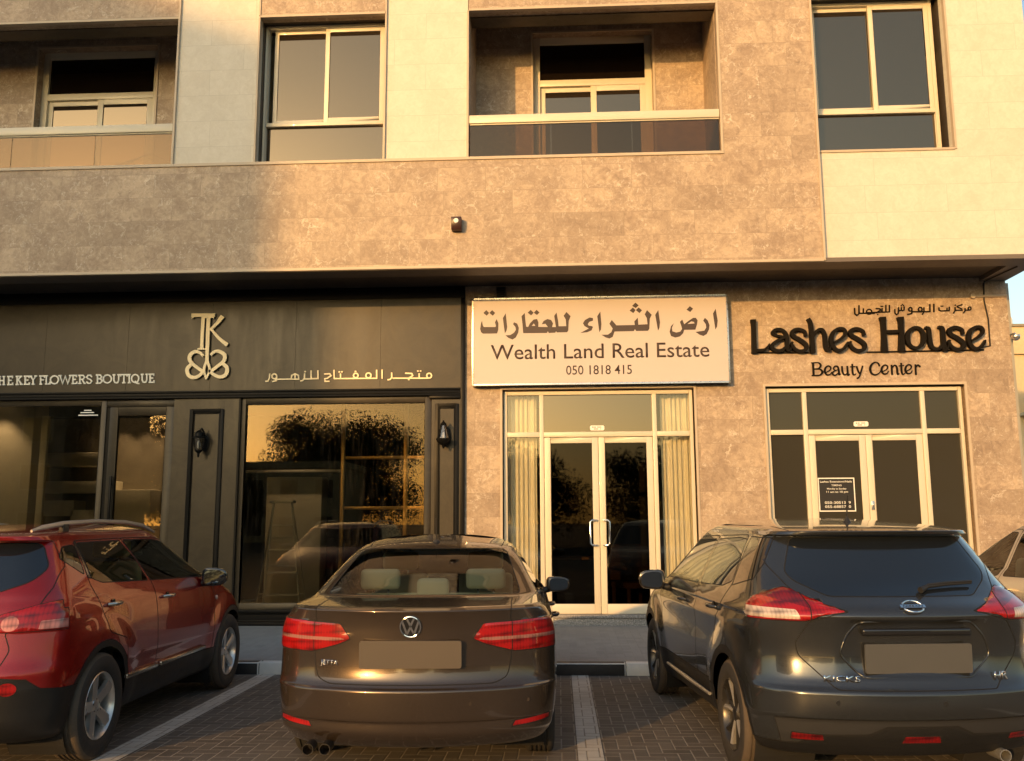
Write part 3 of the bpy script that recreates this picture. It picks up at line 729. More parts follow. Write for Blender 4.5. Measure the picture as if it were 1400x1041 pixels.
STROKE_LASHES = [[(2.755,4.342,0.0743),(2.756,4.288,0.0611),(2.754,4.126,0.0611),(2.749,3.909,0.0664)],[(2.73,3.921,0.0425),(2.821,3.925,0.0398),(2.893,3.936,0.0345),(2.943,3.982,0.0265),(2.962,4.015,0.0133)],[(3.168,4.109,0.0319),(3.071,4.132,0.0319),(3.014,4.169,0.0398),(3.042,4.209,0.0398),(3.108,4.22,0.0398),(3.171,4.187,0.0451),(3.205,4.119,0.0531),(3.205,4.025,0.0531),(3.207,3.938,0.0504),(3.239,3.92,0.0292),(3.254,3.958,0.0159)],[(3.18,4.103,0.0292),(3.094,4.07,0.0372),(3.014,4.015,0.0478),(2.994,3.961,0.0504),(3.048,3.92,0.0451),(3.12,3.922,0.0398),(3.187,3.972,0.0345)],[(3.467,4.129,0.0345),(3.451,4.183,0.0398),(3.368,4.216,0.0425),(3.291,4.192,0.0478),(3.292,4.125,0.0531),(3.386,4.063,0.0557),(3.463,3.995,0.0557),(3.454,3.928,0.0478),(3.378,3.905,0.0451),(3.312,3.933,0.0451),(3.269,3.998,0.0398),(3.278,4.031,0.0292)],[(3.518,4.354,0.0478),(3.541,4.296,0.0531),(3.551,4.114,0.0584),(3.553,3.9,0.069)],[(3.567,4.107,0.0319),(3.62,4.187,0.0398),(3.686,4.206,0.0478),(3.725,4.138,0.0531),(3.73,4.004,0.0531),(3.742,3.931,0.0504),(3.777,3.917,0.0319),(3.795,3.963,0.0159)],[(3.843,4.016,0.0319),(3.957,4.081,0.0372),(4.012,4.147,0.0425),(3.99,4.207,0.0425),(3.913,4.213,0.0425),(3.842,4.157,0.0504),(3.813,4.057,0.0557),(3.834,3.963,0.0557),(3.895,3.908,0.0451),(3.974,3.934,0.0372),(4.023,3.993,0.0319),(4.038,4.026,0.0159)],[(4.265,4.125,0.0345),(4.249,4.178,0.0398),(4.168,4.212,0.0425),(4.091,4.188,0.0478),(4.091,4.121,0.0531),(4.184,4.059,0.0557),(4.26,3.991,0.0557),(4.251,3.925,0.0478),(4.175,3.902,0.0451),(4.109,3.929,0.0451),(4.067,3.994,0.0398),(4.076,4.027,0.0292)],[(4.534,4.347,0.0849),(4.536,4.293,0.0637),(4.535,4.099,0.0637),(4.529,3.91,0.0823)],[(4.776,4.343,0.0849),(4.778,4.289,0.0637),(4.772,4.096,0.0637),(4.762,3.907,0.0823)],[(4.539,4.162,0.0398),(4.771,4.168,0.0398)],[(5.076,4.071,0.0637),(5.063,4.016,0.0546),(5.036,3.97,0.0468),(4.997,3.94,0.0416),(4.953,3.929,0.0398),(4.911,3.941,0.0416),(4.876,3.972,0.0468),(4.855,4.019,0.0546),(4.85,4.074,0.0637),(4.863,4.129,0.0546),(4.891,4.176,0.0468),(4.929,4.207,0.0416),(4.973,4.217,0.0398),(5.016,4.205,0.0416),(5.05,4.173,0.0468),(5.071,4.126,0.0546),(5.076,4.071,0.0637)],[(5.112,4.213,0.0345),(5.148,4.19,0.0478),(5.15,4.09,0.0531),(5.161,3.97,0.0531),(5.208,3.914,0.0425),(5.285,3.928,0.0372),(5.331,3.994,0.0319)],[(5.291,4.219,0.0345),(5.333,4.194,0.0504),(5.336,4.061,0.0557),(5.338,3.914,0.0557),(5.38,3.916,0.0292),(5.396,3.96,0.0159)],[(5.607,4.123,0.0345),(5.592,4.177,0.0398),(5.511,4.21,0.0425),(5.435,4.186,0.0478),(5.434,4.119,0.0531),(5.525,4.058,0.0557),(5.599,3.99,0.0557),(5.589,3.924,0.0478),(5.513,3.901,0.0451),(5.449,3.929,0.0451),(5.408,3.993,0.0398),(5.418,4.026,0.0292)],[(5.706,4.013,0.0319),(5.82,4.077,0.0372),(5.876,4.143,0.0425),(5.855,4.202,0.0425),(5.779,4.208,0.0425),(5.708,4.152,0.0504),(5.678,4.053,0.0557),(5.696,3.96,0.0557),(5.755,3.906,0.0451),(5.833,3.931,0.0372),(5.883,3.99,0.0319),(5.898,4.023,0.0159)]]
STROKE_LASHES_RAIL = [[(2.722,3.904,0.0173),(3.507,3.893,0.0173)],[(4.309,3.889,0.0173),(5.079,3.894,0.0173),(5.888,3.899,0.0173)]]
STROKE_BEAUTY = [[(3.561,3.747,0.0265),(3.561,3.574,0.0265)],[(3.541,3.75,0.0133),(3.635,3.75,0.0159),(3.665,3.712,0.0265),(3.634,3.669,0.0186),(3.572,3.663,0.0133)],[(3.569,3.662,0.0133),(3.652,3.659,0.0186),(3.683,3.616,0.0292),(3.642,3.575,0.0186),(3.539,3.571,0.0159)],[(3.726,3.608,0.0146),(3.787,3.644,0.0159),(3.8,3.681,0.0186),(3.768,3.703,0.0186),(3.73,3.678,0.0239),(3.716,3.625,0.0265),(3.741,3.579,0.0212),(3.787,3.585,0.0159),(3.808,3.615,0.0106)],[(3.867,3.633,0.0119),(3.837,3.663,0.0159),(3.86,3.696,0.0186),(3.896,3.69,0.0212),(3.907,3.643,0.0239),(3.91,3.583,0.0239),(3.928,3.587,0.0119)],[(3.898,3.651,0.0119),(3.835,3.622,0.0186),(3.82,3.591,0.0212),(3.853,3.569,0.0186),(3.901,3.603,0.0119)],[(3.955,3.692,0.0212),(3.958,3.615,0.0239),(3.985,3.574,0.0186),(4.027,3.601,0.0133)],[(4.027,3.694,0.0212),(4.03,3.577,0.0239),(4.054,3.585,0.0106)],[(4.097,3.722,0.0212),(4.096,3.6,0.0239),(4.115,3.571,0.0186),(4.14,3.589,0.0106)],[(4.069,3.685,0.0133),(4.133,3.69,0.0133)],[(4.155,3.69,0.0212),(4.174,3.619,0.0212),(4.194,3.586,0.0186)],[(4.236,3.694,0.0186),(4.201,3.592,0.0186),(4.178,3.539,0.0186),(4.155,3.526,0.0212)],[(4.466,3.696,0.0212),(4.451,3.731,0.0186),(4.408,3.745,0.0186),(4.357,3.709,0.0265),(4.337,3.65,0.0292),(4.355,3.59,0.0265),(4.404,3.569,0.0212),(4.46,3.598,0.0133),(4.486,3.638,0.0106)],[(4.502,3.611,0.0146),(4.563,3.647,0.0159),(4.576,3.684,0.0186),(4.544,3.706,0.0186),(4.506,3.681,0.0239),(4.491,3.628,0.0265),(4.516,3.582,0.0212),(4.562,3.588,0.0159),(4.583,3.618,0.0106)],[(4.631,3.702,0.0212),(4.63,3.574,0.0239)],[(4.636,3.662,0.0133),(4.669,3.699,0.0186),(4.7,3.674,0.0239),(4.705,3.579,0.0239),(4.727,3.582,0.0106)],[(4.763,3.726,0.0212),(4.762,3.605,0.0239),(4.78,3.57,0.0186),(4.808,3.591,0.0106)],[(4.735,3.69,0.0133),(4.796,3.694,0.0133)],[(4.824,3.612,0.0146),(4.885,3.648,0.0159),(4.898,3.685,0.0186),(4.866,3.707,0.0186),(4.829,3.682,0.0239),(4.814,3.629,0.0265),(4.838,3.583,0.0212),(4.883,3.589,0.0159),(4.905,3.619,0.0106)],[(4.955,3.703,0.0212),(4.953,3.568,0.0239)],[(4.96,3.666,0.0133),(4.988,3.7,0.0186),(5.015,3.678,0.0239)]]
STROKE_LASHES_AR = [[(5.769,4.488,0.0146),(5.766,4.477,0.0146),(5.758,4.468,0.0146),(5.748,4.466,0.0146),(5.739,4.469,0.0146),(5.733,4.477,0.0146),(5.731,4.489,0.0146),(5.734,4.5,0.0146),(5.742,4.508,0.0146),(5.752,4.511,0.0146),(5.761,4.508,0.0146),(5.768,4.499,0.0146),(5.769,4.488,0.0146)],[(5.736,4.466,0.0146),(5.687,4.467,0.0146)],[(5.689,4.489,0.0146),(5.685,4.453,0.0146),(5.663,4.427,0.0146)],[(5.648,4.466,0.0146),(5.55,4.466,0.0146)],[(5.652,4.545,0.0146),(5.586,4.525,0.0146),(5.585,4.511,0.0146),(5.64,4.486,0.0146),(5.643,4.466,0.0146)],[(5.553,4.505,0.0146),(5.549,4.458,0.0146),(5.525,4.425,0.0146)],[(5.557,4.541,0.0159),(5.562,4.538,0.0159)],[(5.476,4.513,0.0146),(5.469,4.462,0.0146),(5.44,4.463,0.0146),(5.443,4.497,0.0146)],[(5.44,4.463,0.0146),(5.357,4.459,0.0146),(5.332,4.472,0.0146),(5.334,4.505,0.0146)],[(5.363,4.528,0.0146),(5.368,4.527,0.0146)],[(5.384,4.528,0.0146),(5.389,4.527,0.0146)],[(5.268,4.557,0.0159),(5.26,4.449,0.0159)],[(5.213,4.555,0.0159),(5.206,4.453,0.0159),(5.126,4.452,0.0159)],[(5.129,4.512,0.0159),(5.125,4.452,0.0159),(5.1,4.414,0.0159)],[(5.102,4.487,0.0159),(5.097,4.472,0.0159),(5.087,4.462,0.0159),(5.074,4.458,0.0159),(5.061,4.462,0.0159),(5.053,4.473,0.0159),(5.05,4.488,0.0159),(5.055,4.503,0.0159),(5.065,4.513,0.0159),(5.078,4.517,0.0159),(5.091,4.513,0.0159),(5.099,4.502,0.0159),(5.102,4.487,0.0159)],[(5.126,4.452,0.0159),(4.962,4.454,0.0159)],[(4.964,4.489,0.0159),(4.96,4.476,0.0159),(4.951,4.466,0.0159),(4.939,4.463,0.0159),(4.928,4.467,0.0159),(4.92,4.477,0.0159),(4.918,4.49,0.0159),(4.922,4.503,0.0159),(4.931,4.513,0.0159),(4.943,4.517,0.0159),(4.954,4.513,0.0159),(4.962,4.503,0.0159),(4.964,4.489,0.0159)],[(4.963,4.481,0.0159),(4.957,4.43,0.0159),(4.9,4.418,0.0159)],[(4.86,4.526,0.0159),(4.854,4.48,0.0159),(4.834,4.47,0.0159),(4.818,4.481,0.0159),(4.82,4.517,0.0159)],[(4.818,4.481,0.0159),(4.798,4.471,0.0159),(4.779,4.482,0.0159),(4.782,4.518,0.0159)],[(4.779,4.482,0.0159),(4.77,4.431,0.0159),(4.745,4.415,0.0159),(4.728,4.438,0.0159),(4.729,4.492,0.0159)],[(4.818,4.543,0.0146),(4.823,4.543,0.0146)],[(4.835,4.562,0.0146),(4.84,4.561,0.0146)],[(4.849,4.545,0.0146),(4.854,4.545,0.0146)],[(4.658,4.551,0.0159),(4.652,4.457,0.0159),(4.539,4.456,0.0159)],[(4.609,4.552,0.0159),(4.603,4.458,0.0159)],[(4.555,4.508,0.0159),(4.55,4.456,0.0159)],[(4.541,4.539,0.0146),(4.547,4.539,0.0146)],[(4.562,4.539,0.0146),(4.567,4.539,0.0146)],[(4.471,4.508,0.0159),(4.522,4.505,0.0159),(4.534,4.486,0.0159),(4.487,4.459,0.0159),(4.473,4.449,0.0159)],[(4.539,4.456,0.0159),(4.331,4.451,0.0159)],[(4.487,4.422,0.0146),(4.492,4.422,0.0146)],[(4.411,4.463,0.0159),(4.405,4.446,0.0159),(4.391,4.433,0.0159),(4.372,4.429,0.0159),(4.354,4.434,0.0159),(4.342,4.447,0.0159),(4.338,4.465,0.0159),(4.344,4.482,0.0159),(4.358,4.495,0.0159),(4.377,4.499,0.0159),(4.394,4.494,0.0159),(4.407,4.481,0.0159),(4.411,4.463,0.0159)],[(4.444,4.441,0.0159),(4.244,4.445,0.0159)],[(4.297,4.508,0.0159),(4.293,4.444,0.0159)],[(4.24,4.554,0.0173),(4.233,4.439,0.0173),(4.203,4.413,0.0173),(4.175,4.44,0.0173),(4.176,4.515,0.0173)]]
STROKE_BOUTIQUE_AR = [[(-1.772,3.632,0.0192),(-1.776,3.615,0.0192),(-1.789,3.602,0.0192),(-1.806,3.597,0.0192),(-1.824,3.602,0.0192),(-1.837,3.615,0.0192),(-1.841,3.633,0.0192),(-1.837,3.651,0.0192),(-1.824,3.663,0.0192),(-1.807,3.668,0.0192),(-1.789,3.663,0.0192),(-1.776,3.65,0.0192),(-1.772,3.632,0.0192)],[(-1.812,3.596,0.0192),(-1.948,3.597,0.0192),(-1.949,3.662,0.0192)],[(-1.974,3.701,0.0192),(-1.963,3.701,0.0192)],[(-1.935,3.701,0.0192),(-1.924,3.701,0.0192)],[(-2.145,3.672,0.0192),(-2.055,3.667,0.0192),(-2.04,3.636,0.0192),(-2.097,3.599,0.0192)],[(-1.948,3.597,0.0192),(-2.323,3.602,0.0192)],[(-2.103,3.582,0.0192),(-2.091,3.582,0.0192)],[(-2.342,3.679,0.0192),(-2.339,3.614,0.0192),(-2.362,3.585,0.0192),(-2.395,3.581,0.0192)],[(-2.479,3.723,0.0192),(-2.477,3.604,0.0192)],[(-2.557,3.721,0.0192),(-2.555,3.603,0.0192),(-3.163,3.607,0.0192),(-3.17,3.729,0.0192)],[(-2.636,3.645,0.0192),(-2.64,3.627,0.0192),(-2.654,3.613,0.0192),(-2.672,3.608,0.0192),(-2.691,3.614,0.0192),(-2.705,3.627,0.0192),(-2.71,3.646,0.0192),(-2.705,3.665,0.0192),(-2.692,3.678,0.0192),(-2.674,3.683,0.0192),(-2.655,3.678,0.0192),(-2.641,3.664,0.0192),(-2.636,3.645,0.0192)],[(-2.821,3.648,0.0192),(-2.826,3.631,0.0192),(-2.837,3.619,0.0192),(-2.854,3.615,0.0192),(-2.871,3.619,0.0192),(-2.883,3.632,0.0192),(-2.888,3.648,0.0192),(-2.884,3.665,0.0192),(-2.872,3.677,0.0192),(-2.855,3.681,0.0192),(-2.839,3.677,0.0192),(-2.826,3.664,0.0192),(-2.821,3.648,0.0192)],[(-2.866,3.707,0.0192),(-2.854,3.707,0.0192)],[(-3.075,3.676,0.0192),(-3.073,3.61,0.0192)],[(-3.099,3.704,0.0192),(-3.087,3.704,0.0192)],[(-3.062,3.704,0.0192),(-3.05,3.703,0.0192)],[(-3.306,3.675,0.0192),(-3.232,3.678,0.0192),(-3.211,3.651,0.0192),(-3.265,3.612,0.0192),(-3.3,3.607,0.0192),(-3.295,3.569,0.0192),(-3.235,3.568,0.0192)],[(-3.402,3.724,0.0192),(-3.398,3.61,0.0192),(-3.595,3.608,0.0192)],[(-3.5,3.723,0.0192),(-3.497,3.609,0.0192)],[(-3.591,3.683,0.0192),(-3.595,3.616,0.0192),(-3.618,3.585,0.0192),(-3.647,3.581,0.0192)],[(-3.592,3.714,0.0192),(-3.58,3.714,0.0192)],[(-3.786,3.607,0.0192),(-3.674,3.607,0.0192),(-3.683,3.661,0.0192),(-3.731,3.685,0.0192),(-3.778,3.662,0.0192),(-3.784,3.607,0.0192)],[(-3.731,3.681,0.0192),(-3.729,3.608,0.0192)],[(-3.784,3.607,0.0192),(-4.012,3.608,0.0192)],[(-3.994,3.651,0.0192),(-3.998,3.633,0.0192),(-4.011,3.62,0.0192),(-4.028,3.616,0.0192),(-4.046,3.621,0.0192),(-4.06,3.634,0.0192),(-4.065,3.652,0.0192),(-4.061,3.669,0.0192),(-4.048,3.682,0.0192),(-4.031,3.687,0.0192),(-4.013,3.682,0.0192),(-3.999,3.669,0.0192),(-3.994,3.651,0.0192)],[(-3.994,3.645,0.0192),(-3.998,3.59,0.0192),(-4.054,3.575,0.0192)],[(-4.098,3.686,0.0192),(-4.1,3.623,0.0192),(-4.12,3.583,0.0192),(-4.153,3.58,0.0192)]]
STROKE_TK = [[(-5.255,4.558,0.0502),(-4.937,4.555,0.0502)],[(-5.244,4.535,0.0262),(-5.256,4.512,0.0131)],[(-4.954,4.53,0.0262),(-4.938,4.509,0.0131)],[(-5.093,4.549,0.0502),(-5.095,4.292,0.0458),(-5.094,4.07,0.048)],[(-5.152,4.059,0.0175),(-5.093,4.064,0.0327),(-5.043,4.057,0.0175)],[(-5.062,4.522,0.0153),(-5.014,4.519,0.0284),(-4.962,4.523,0.0153)],[(-5.016,4.508,0.0546),(-5.014,4.176,0.0524),(-5.009,3.868,0.048)],[(-5.01,3.893,0.0393),(-5.047,3.758,0.0349),(-5.009,3.628,0.0284)],[(-5.01,3.893,0.0393),(-4.963,3.756,0.0349),(-5.009,3.628,0.0284)],[(-4.82,4.522,0.0633),(-4.887,4.431,0.0502),(-4.976,4.341,0.0371)],[(-4.969,4.347,0.0327),(-4.855,4.22,0.0437),(-4.734,4.12,0.0546)],[(-5.073,3.964,0.0393),(-5.129,4.01,0.0393),(-5.2,4.018,0.0502),(-5.261,3.964,0.0546),(-5.253,3.882,0.0524),(-5.165,3.802,0.0458),(-5.059,3.73,0.0437)],[(-5.237,3.841,0.048),(-5.293,3.766,0.0546),(-5.263,3.676,0.0546),(-5.18,3.644,0.048),(-5.102,3.679,0.0458),(-5.051,3.746,0.0371)],[(-4.952,3.977,0.0415),(-4.902,4.018,0.0415),(-4.832,4.017,0.0502),(-4.755,3.963,0.0546),(-4.766,3.876,0.0524),(-4.859,3.798,0.0458),(-4.948,3.728,0.0437)],[(-4.779,3.844,0.048),(-4.711,3.776,0.0546),(-4.727,3.68,0.0546),(-4.809,3.648,0.048),(-4.896,3.682,0.0458),(-4.971,3.74,0.0371)]]
STROKE_KEY = [[(-8.206,3.698,0.0195),(-8.109,3.698,0.0195)],[(-8.158,3.698,0.0195),(-8.148,3.58,0.0195)],[(-8.167,3.58,0.0195),(-8.128,3.58,0.0195)],[(-8.206,3.698,0.0195),(-8.205,3.677,0.0195)],[(-8.109,3.698,0.0195),(-8.107,3.677,0.0195)],[(-8.061,3.58,0.0195),(-8.071,3.698,0.0195)],[(-8.0,3.58,0.0195),(-8.009,3.699,0.0195)],[(-8.066,3.639,0.0195),(-8.004,3.639,0.0195)],[(-8.075,3.58,0.0195),(-8.048,3.58,0.0195)],[(-8.013,3.58,0.0195),(-7.986,3.58,0.0195)],[(-8.084,3.698,0.0195),(-8.058,3.698,0.0195)],[(-8.022,3.699,0.0195),(-7.996,3.699,0.0195)],[(-7.928,3.581,0.0195),(-7.938,3.699,0.0195)],[(-7.943,3.581,0.0195),(-7.868,3.581,0.0195),(-7.87,3.604,0.0195)],[(-7.953,3.699,0.0195),(-7.882,3.699,0.0195),(-7.88,3.678,0.0195)],[(-7.933,3.642,0.0195),(-7.892,3.642,0.0195)],[(-7.801,3.581,0.0195),(-7.81,3.699,0.0195)],[(-7.818,3.581,0.0195),(-7.783,3.581,0.0195)],[(-7.827,3.699,0.0195),(-7.793,3.699,0.0195)],[(-7.803,3.634,0.0195),(-7.754,3.699,0.0195)],[(-7.789,3.652,0.0195),(-7.736,3.581,0.0195)],[(-7.771,3.699,0.0195),(-7.741,3.699,0.0195)],[(-7.753,3.581,0.0195),(-7.723,3.581,0.0195)],[(-7.681,3.582,0.0195),(-7.69,3.7,0.0195)],[(-7.696,3.581,0.0195),(-7.621,3.582,0.0195),(-7.623,3.605,0.0195)],[(-7.705,3.699,0.0195),(-7.634,3.7,0.0195),(-7.633,3.678,0.0195)],[(-7.686,3.643,0.0195),(-7.645,3.643,0.0195)],[(-7.611,3.7,0.0195),(-7.567,3.641,0.0195),(-7.532,3.7,0.0195)],[(-7.567,3.641,0.0195),(-7.563,3.582,0.0195)],[(-7.58,3.582,0.0195),(-7.545,3.582,0.0195)],[(-7.624,3.7,0.0195),(-7.594,3.7,0.0195)],[(-7.55,3.7,0.0195),(-7.519,3.7,0.0195)],[(-7.452,3.582,0.0195),(-7.461,3.7,0.0195)],[(-7.466,3.582,0.0195),(-7.434,3.582,0.0195)],[(-7.475,3.7,0.0195),(-7.404,3.7,0.0195),(-7.402,3.677,0.0195)],[(-7.457,3.644,0.0195),(-7.414,3.644,0.0195)],[(-7.369,3.583,0.0195),(-7.377,3.701,0.0195)],[(-7.382,3.583,0.0195),(-7.313,3.583,0.0195),(-7.316,3.612,0.0195)],[(-7.391,3.7,0.0195),(-7.36,3.701,0.0195)],[(-7.191,3.642,0.0195),(-7.201,3.672,0.0195),(-7.225,3.693,0.0195),(-7.256,3.701,0.0195),(-7.285,3.693,0.0195),(-7.306,3.671,0.0195),(-7.312,3.642,0.0195),(-7.302,3.612,0.0195),(-7.278,3.591,0.0195),(-7.247,3.583,0.0195),(-7.217,3.591,0.0195),(-7.197,3.613,0.0195),(-7.191,3.642,0.0195)],[(-7.173,3.701,0.0195),(-7.125,3.584,0.0195),(-7.095,3.695,0.0195),(-7.049,3.584,0.0195),(-7.017,3.702,0.0195)],[(-7.191,3.701,0.0195),(-7.156,3.701,0.0195)],[(-7.035,3.702,0.0195),(-7.0,3.702,0.0195)],[(-6.973,3.584,0.0195),(-6.981,3.702,0.0195)],[(-6.987,3.584,0.0195),(-6.917,3.584,0.0195),(-6.918,3.608,0.0195)],[(-6.996,3.702,0.0195),(-6.928,3.702,0.0195),(-6.927,3.681,0.0195)],[(-6.977,3.645,0.0195),(-6.939,3.645,0.0195)],[(-6.87,3.584,0.0195),(-6.878,3.702,0.0195)],[(-6.889,3.584,0.0195),(-6.852,3.584,0.0195)],[(-6.897,3.702,0.0195),(-6.832,3.702,0.0195),(-6.807,3.674,0.0195),(-6.828,3.643,0.0195),(-6.874,3.643,0.0195)],[(-6.842,3.643,0.0195),(-6.805,3.585,0.0195),(-6.791,3.585,0.0195)],[(-6.703,3.679,0.0195),(-6.723,3.703,0.0195),(-6.758,3.702,0.0195),(-6.776,3.676,0.0195),(-6.755,3.651,0.0195),(-6.719,3.639,0.0195),(-6.697,3.613,0.0195),(-6.715,3.585,0.0195),(-6.751,3.585,0.0195),(-6.772,3.608,0.0195)],[(-6.611,3.585,0.0195),(-6.619,3.703,0.0195)],[(-6.636,3.703,0.0195),(-6.578,3.703,0.0195),(-6.556,3.676,0.0195),(-6.575,3.649,0.0195),(-6.615,3.649,0.0195)],[(-6.575,3.649,0.0195),(-6.544,3.618,0.0195),(-6.568,3.585,0.0195),(-6.629,3.585,0.0195)],[(-6.41,3.645,0.0195),(-6.42,3.674,0.0195),(-6.443,3.696,0.0195),(-6.474,3.703,0.0195),(-6.504,3.695,0.0195),(-6.524,3.674,0.0195),(-6.531,3.644,0.0195),(-6.521,3.615,0.0195),(-6.497,3.594,0.0195),(-6.467,3.586,0.0195),(-6.437,3.594,0.0195),(-6.416,3.615,0.0195),(-6.41,3.645,0.0195)],[(-6.376,3.704,0.0195),(-6.371,3.621,0.0195),(-6.354,3.591,0.0195),(-6.333,3.586,0.0195),(-6.313,3.591,0.0195),(-6.3,3.622,0.0195),(-6.305,3.704,0.0195)],[(-6.391,3.704,0.0195),(-6.359,3.704,0.0195)],[(-6.32,3.704,0.0195),(-6.289,3.704,0.0195)],[(-6.278,3.704,0.0195),(-6.182,3.704,0.0195)],[(-6.23,3.704,0.0195),(-6.223,3.587,0.0195)],[(-6.242,3.587,0.0195),(-6.204,3.587,0.0195)],[(-6.278,3.704,0.0195),(-6.277,3.683,0.0195)],[(-6.182,3.704,0.0195),(-6.181,3.683,0.0195)],[(-6.143,3.587,0.0195),(-6.15,3.704,0.0195)],[(-6.158,3.587,0.0195),(-6.129,3.587,0.0195)],[(-6.165,3.704,0.0195),(-6.136,3.704,0.0195)],[(-6.006,3.646,0.0195),(-6.015,3.675,0.0195),(-6.036,3.697,0.0195),(-6.063,3.705,0.0195),(-6.09,3.697,0.0195),(-6.108,3.675,0.0195),(-6.114,3.646,0.0195),(-6.105,3.616,0.0195),(-6.084,3.595,0.0195),(-6.057,3.587,0.0195),(-6.03,3.595,0.0195),(-6.012,3.617,0.0195),(-6.006,3.646,0.0195)],[(-6.058,3.605,0.0195),(-6.029,3.576,0.0195),(-5.997,3.573,0.0195)],[(-5.96,3.705,0.0195),(-5.955,3.623,0.0195),(-5.939,3.592,0.0195),(-5.919,3.588,0.0195),(-5.9,3.593,0.0195),(-5.887,3.623,0.0195),(-5.891,3.705,0.0195)],[(-5.975,3.705,0.0195),(-5.943,3.705,0.0195)],[(-5.906,3.705,0.0195),(-5.877,3.705,0.0195)],[(-5.838,3.588,0.0195),(-5.844,3.705,0.0195)],[(-5.852,3.588,0.0195),(-5.782,3.588,0.0195),(-5.783,3.612,0.0195)],[(-5.858,3.705,0.0195),(-5.792,3.705,0.0195),(-5.79,3.684,0.0195)],[(-5.841,3.649,0.0195),(-5.802,3.649,0.0195)]]
STROKE_WEALTH_POLY = [[(-1.047,4.392),(-1.061,4.355),(-1.074,4.273),(-1.061,4.226),(-1.034,4.205),(-0.835,4.205),(-0.818,4.256),(-0.815,4.351),(-0.841,4.412),(-0.864,4.365),(-0.851,4.311),(-0.859,4.297),(-1.021,4.3),(-1.037,4.327)],[(-1.028,4.503),(-0.987,4.544),(-0.946,4.502),(-0.981,4.462)],[(-0.944,4.502),(-0.903,4.542),(-0.861,4.501),(-0.894,4.46)],[(-0.711,4.495),(-0.752,4.424),(-0.742,4.336),(-0.725,4.203),(-0.702,4.241),(-0.691,4.295),(-0.702,4.403)],[(-0.596,4.363),(-0.609,4.334),(-0.576,4.293),(-0.57,4.252),(-0.596,4.212),(-0.649,4.179),(-0.718,4.176),(-0.676,4.139),(-0.617,4.114),(-0.57,4.144),(-0.537,4.211),(-0.527,4.278),(-0.549,4.34)],[(-0.442,4.494),(-0.489,4.447),(-0.476,4.332),(-0.467,4.203),(-0.134,4.201),(-0.12,4.225),(-0.107,4.2),(-0.015,4.203),(-0.004,4.226),(0.005,4.206),(0.15,4.207),(0.167,4.234),(0.175,4.369),(0.202,4.436),(0.145,4.498),(0.104,4.444),(0.133,4.39),(0.138,4.295),(0.032,4.294),(0.027,4.364),(0.005,4.493),(-0.028,4.444),(-0.007,4.284),(-0.06,4.285),(-0.046,4.338),(-0.072,4.386),(-0.125,4.401),(-0.178,4.374),(-0.205,4.327),(-0.152,4.333),(-0.119,4.286),(-0.254,4.29),(-0.251,4.355),(-0.27,4.403),(-0.317,4.397),(-0.37,4.344),(-0.397,4.29),(-0.424,4.297),(-0.436,4.399)],[(-0.402,4.496),(-0.358,4.537),(-0.317,4.494),(-0.353,4.458)],[(-0.315,4.494),(-0.276,4.536),(-0.234,4.497),(-0.27,4.461)],[(0.515,4.404),(0.469,4.414),(0.403,4.379),(0.373,4.332),(0.395,4.291),(0.453,4.256),(0.334,4.194),(0.433,4.203),(0.492,4.229),(0.513,4.276),(0.5,4.289),(0.454,4.297),(0.441,4.317),(0.462,4.351),(0.515,4.367)],[(0.62,4.497),(0.575,4.43),(0.586,4.328),(0.601,4.2),(0.624,4.24),(0.632,4.314)],[(0.777,4.373),(0.743,4.319),(0.787,4.251),(0.767,4.198),(0.72,4.165),(0.628,4.164),(0.686,4.125),(0.739,4.108),(0.785,4.131),(0.813,4.207),(1.081,4.209),(1.097,4.237),(1.114,4.21),(1.277,4.21),(1.297,4.237),(1.308,4.384),(1.336,4.438),(1.272,4.506),(1.238,4.446),(1.266,4.392),(1.273,4.304),(1.146,4.299),(1.141,4.4),(1.091,4.347),(1.096,4.296),(0.841,4.295)],[(1.066,4.57),(1.114,4.617),(1.158,4.576),(1.116,4.538)],[(1.029,4.503),(1.076,4.547),(1.113,4.509),(1.081,4.466)],[(1.116,4.509),(1.155,4.546),(1.203,4.505),(1.166,4.465)],[(1.429,4.504),(1.384,4.437),(1.398,4.342),(1.417,4.208),(1.437,4.248),(1.448,4.328)],[(1.639,4.312),(1.599,4.272),(1.577,4.192),(1.594,4.132),(1.652,4.108),(1.718,4.123),(1.765,4.169),(1.779,4.216),(1.935,4.216),(1.96,4.293),(1.97,4.347),(1.947,4.385),(1.908,4.385),(1.842,4.342),(1.782,4.296),(1.758,4.364),(1.724,4.331),(1.742,4.27),(1.75,4.23),(1.726,4.193),(1.667,4.18),(1.616,4.198),(1.611,4.245)],[(1.821,4.504),(1.869,4.553),(1.913,4.516),(1.872,4.469)],[(2.071,4.383),(2.047,4.343),(2.081,4.291),(2.085,4.245),(2.058,4.201),(1.934,4.184),(1.991,4.143),(2.042,4.125),(2.088,4.151),(2.123,4.217),(2.132,4.277),(2.109,4.345)],[(2.225,4.51),(2.186,4.444),(2.194,4.357),(2.211,4.213),(2.235,4.256),(2.247,4.342)]]
STROKE_WEALTH_HOLES = {5:[(-0.347,4.305),(-0.317,4.34),(-0.294,4.305)],15:[(1.827,4.299),(1.881,4.335),(1.919,4.327),(1.925,4.305)]}
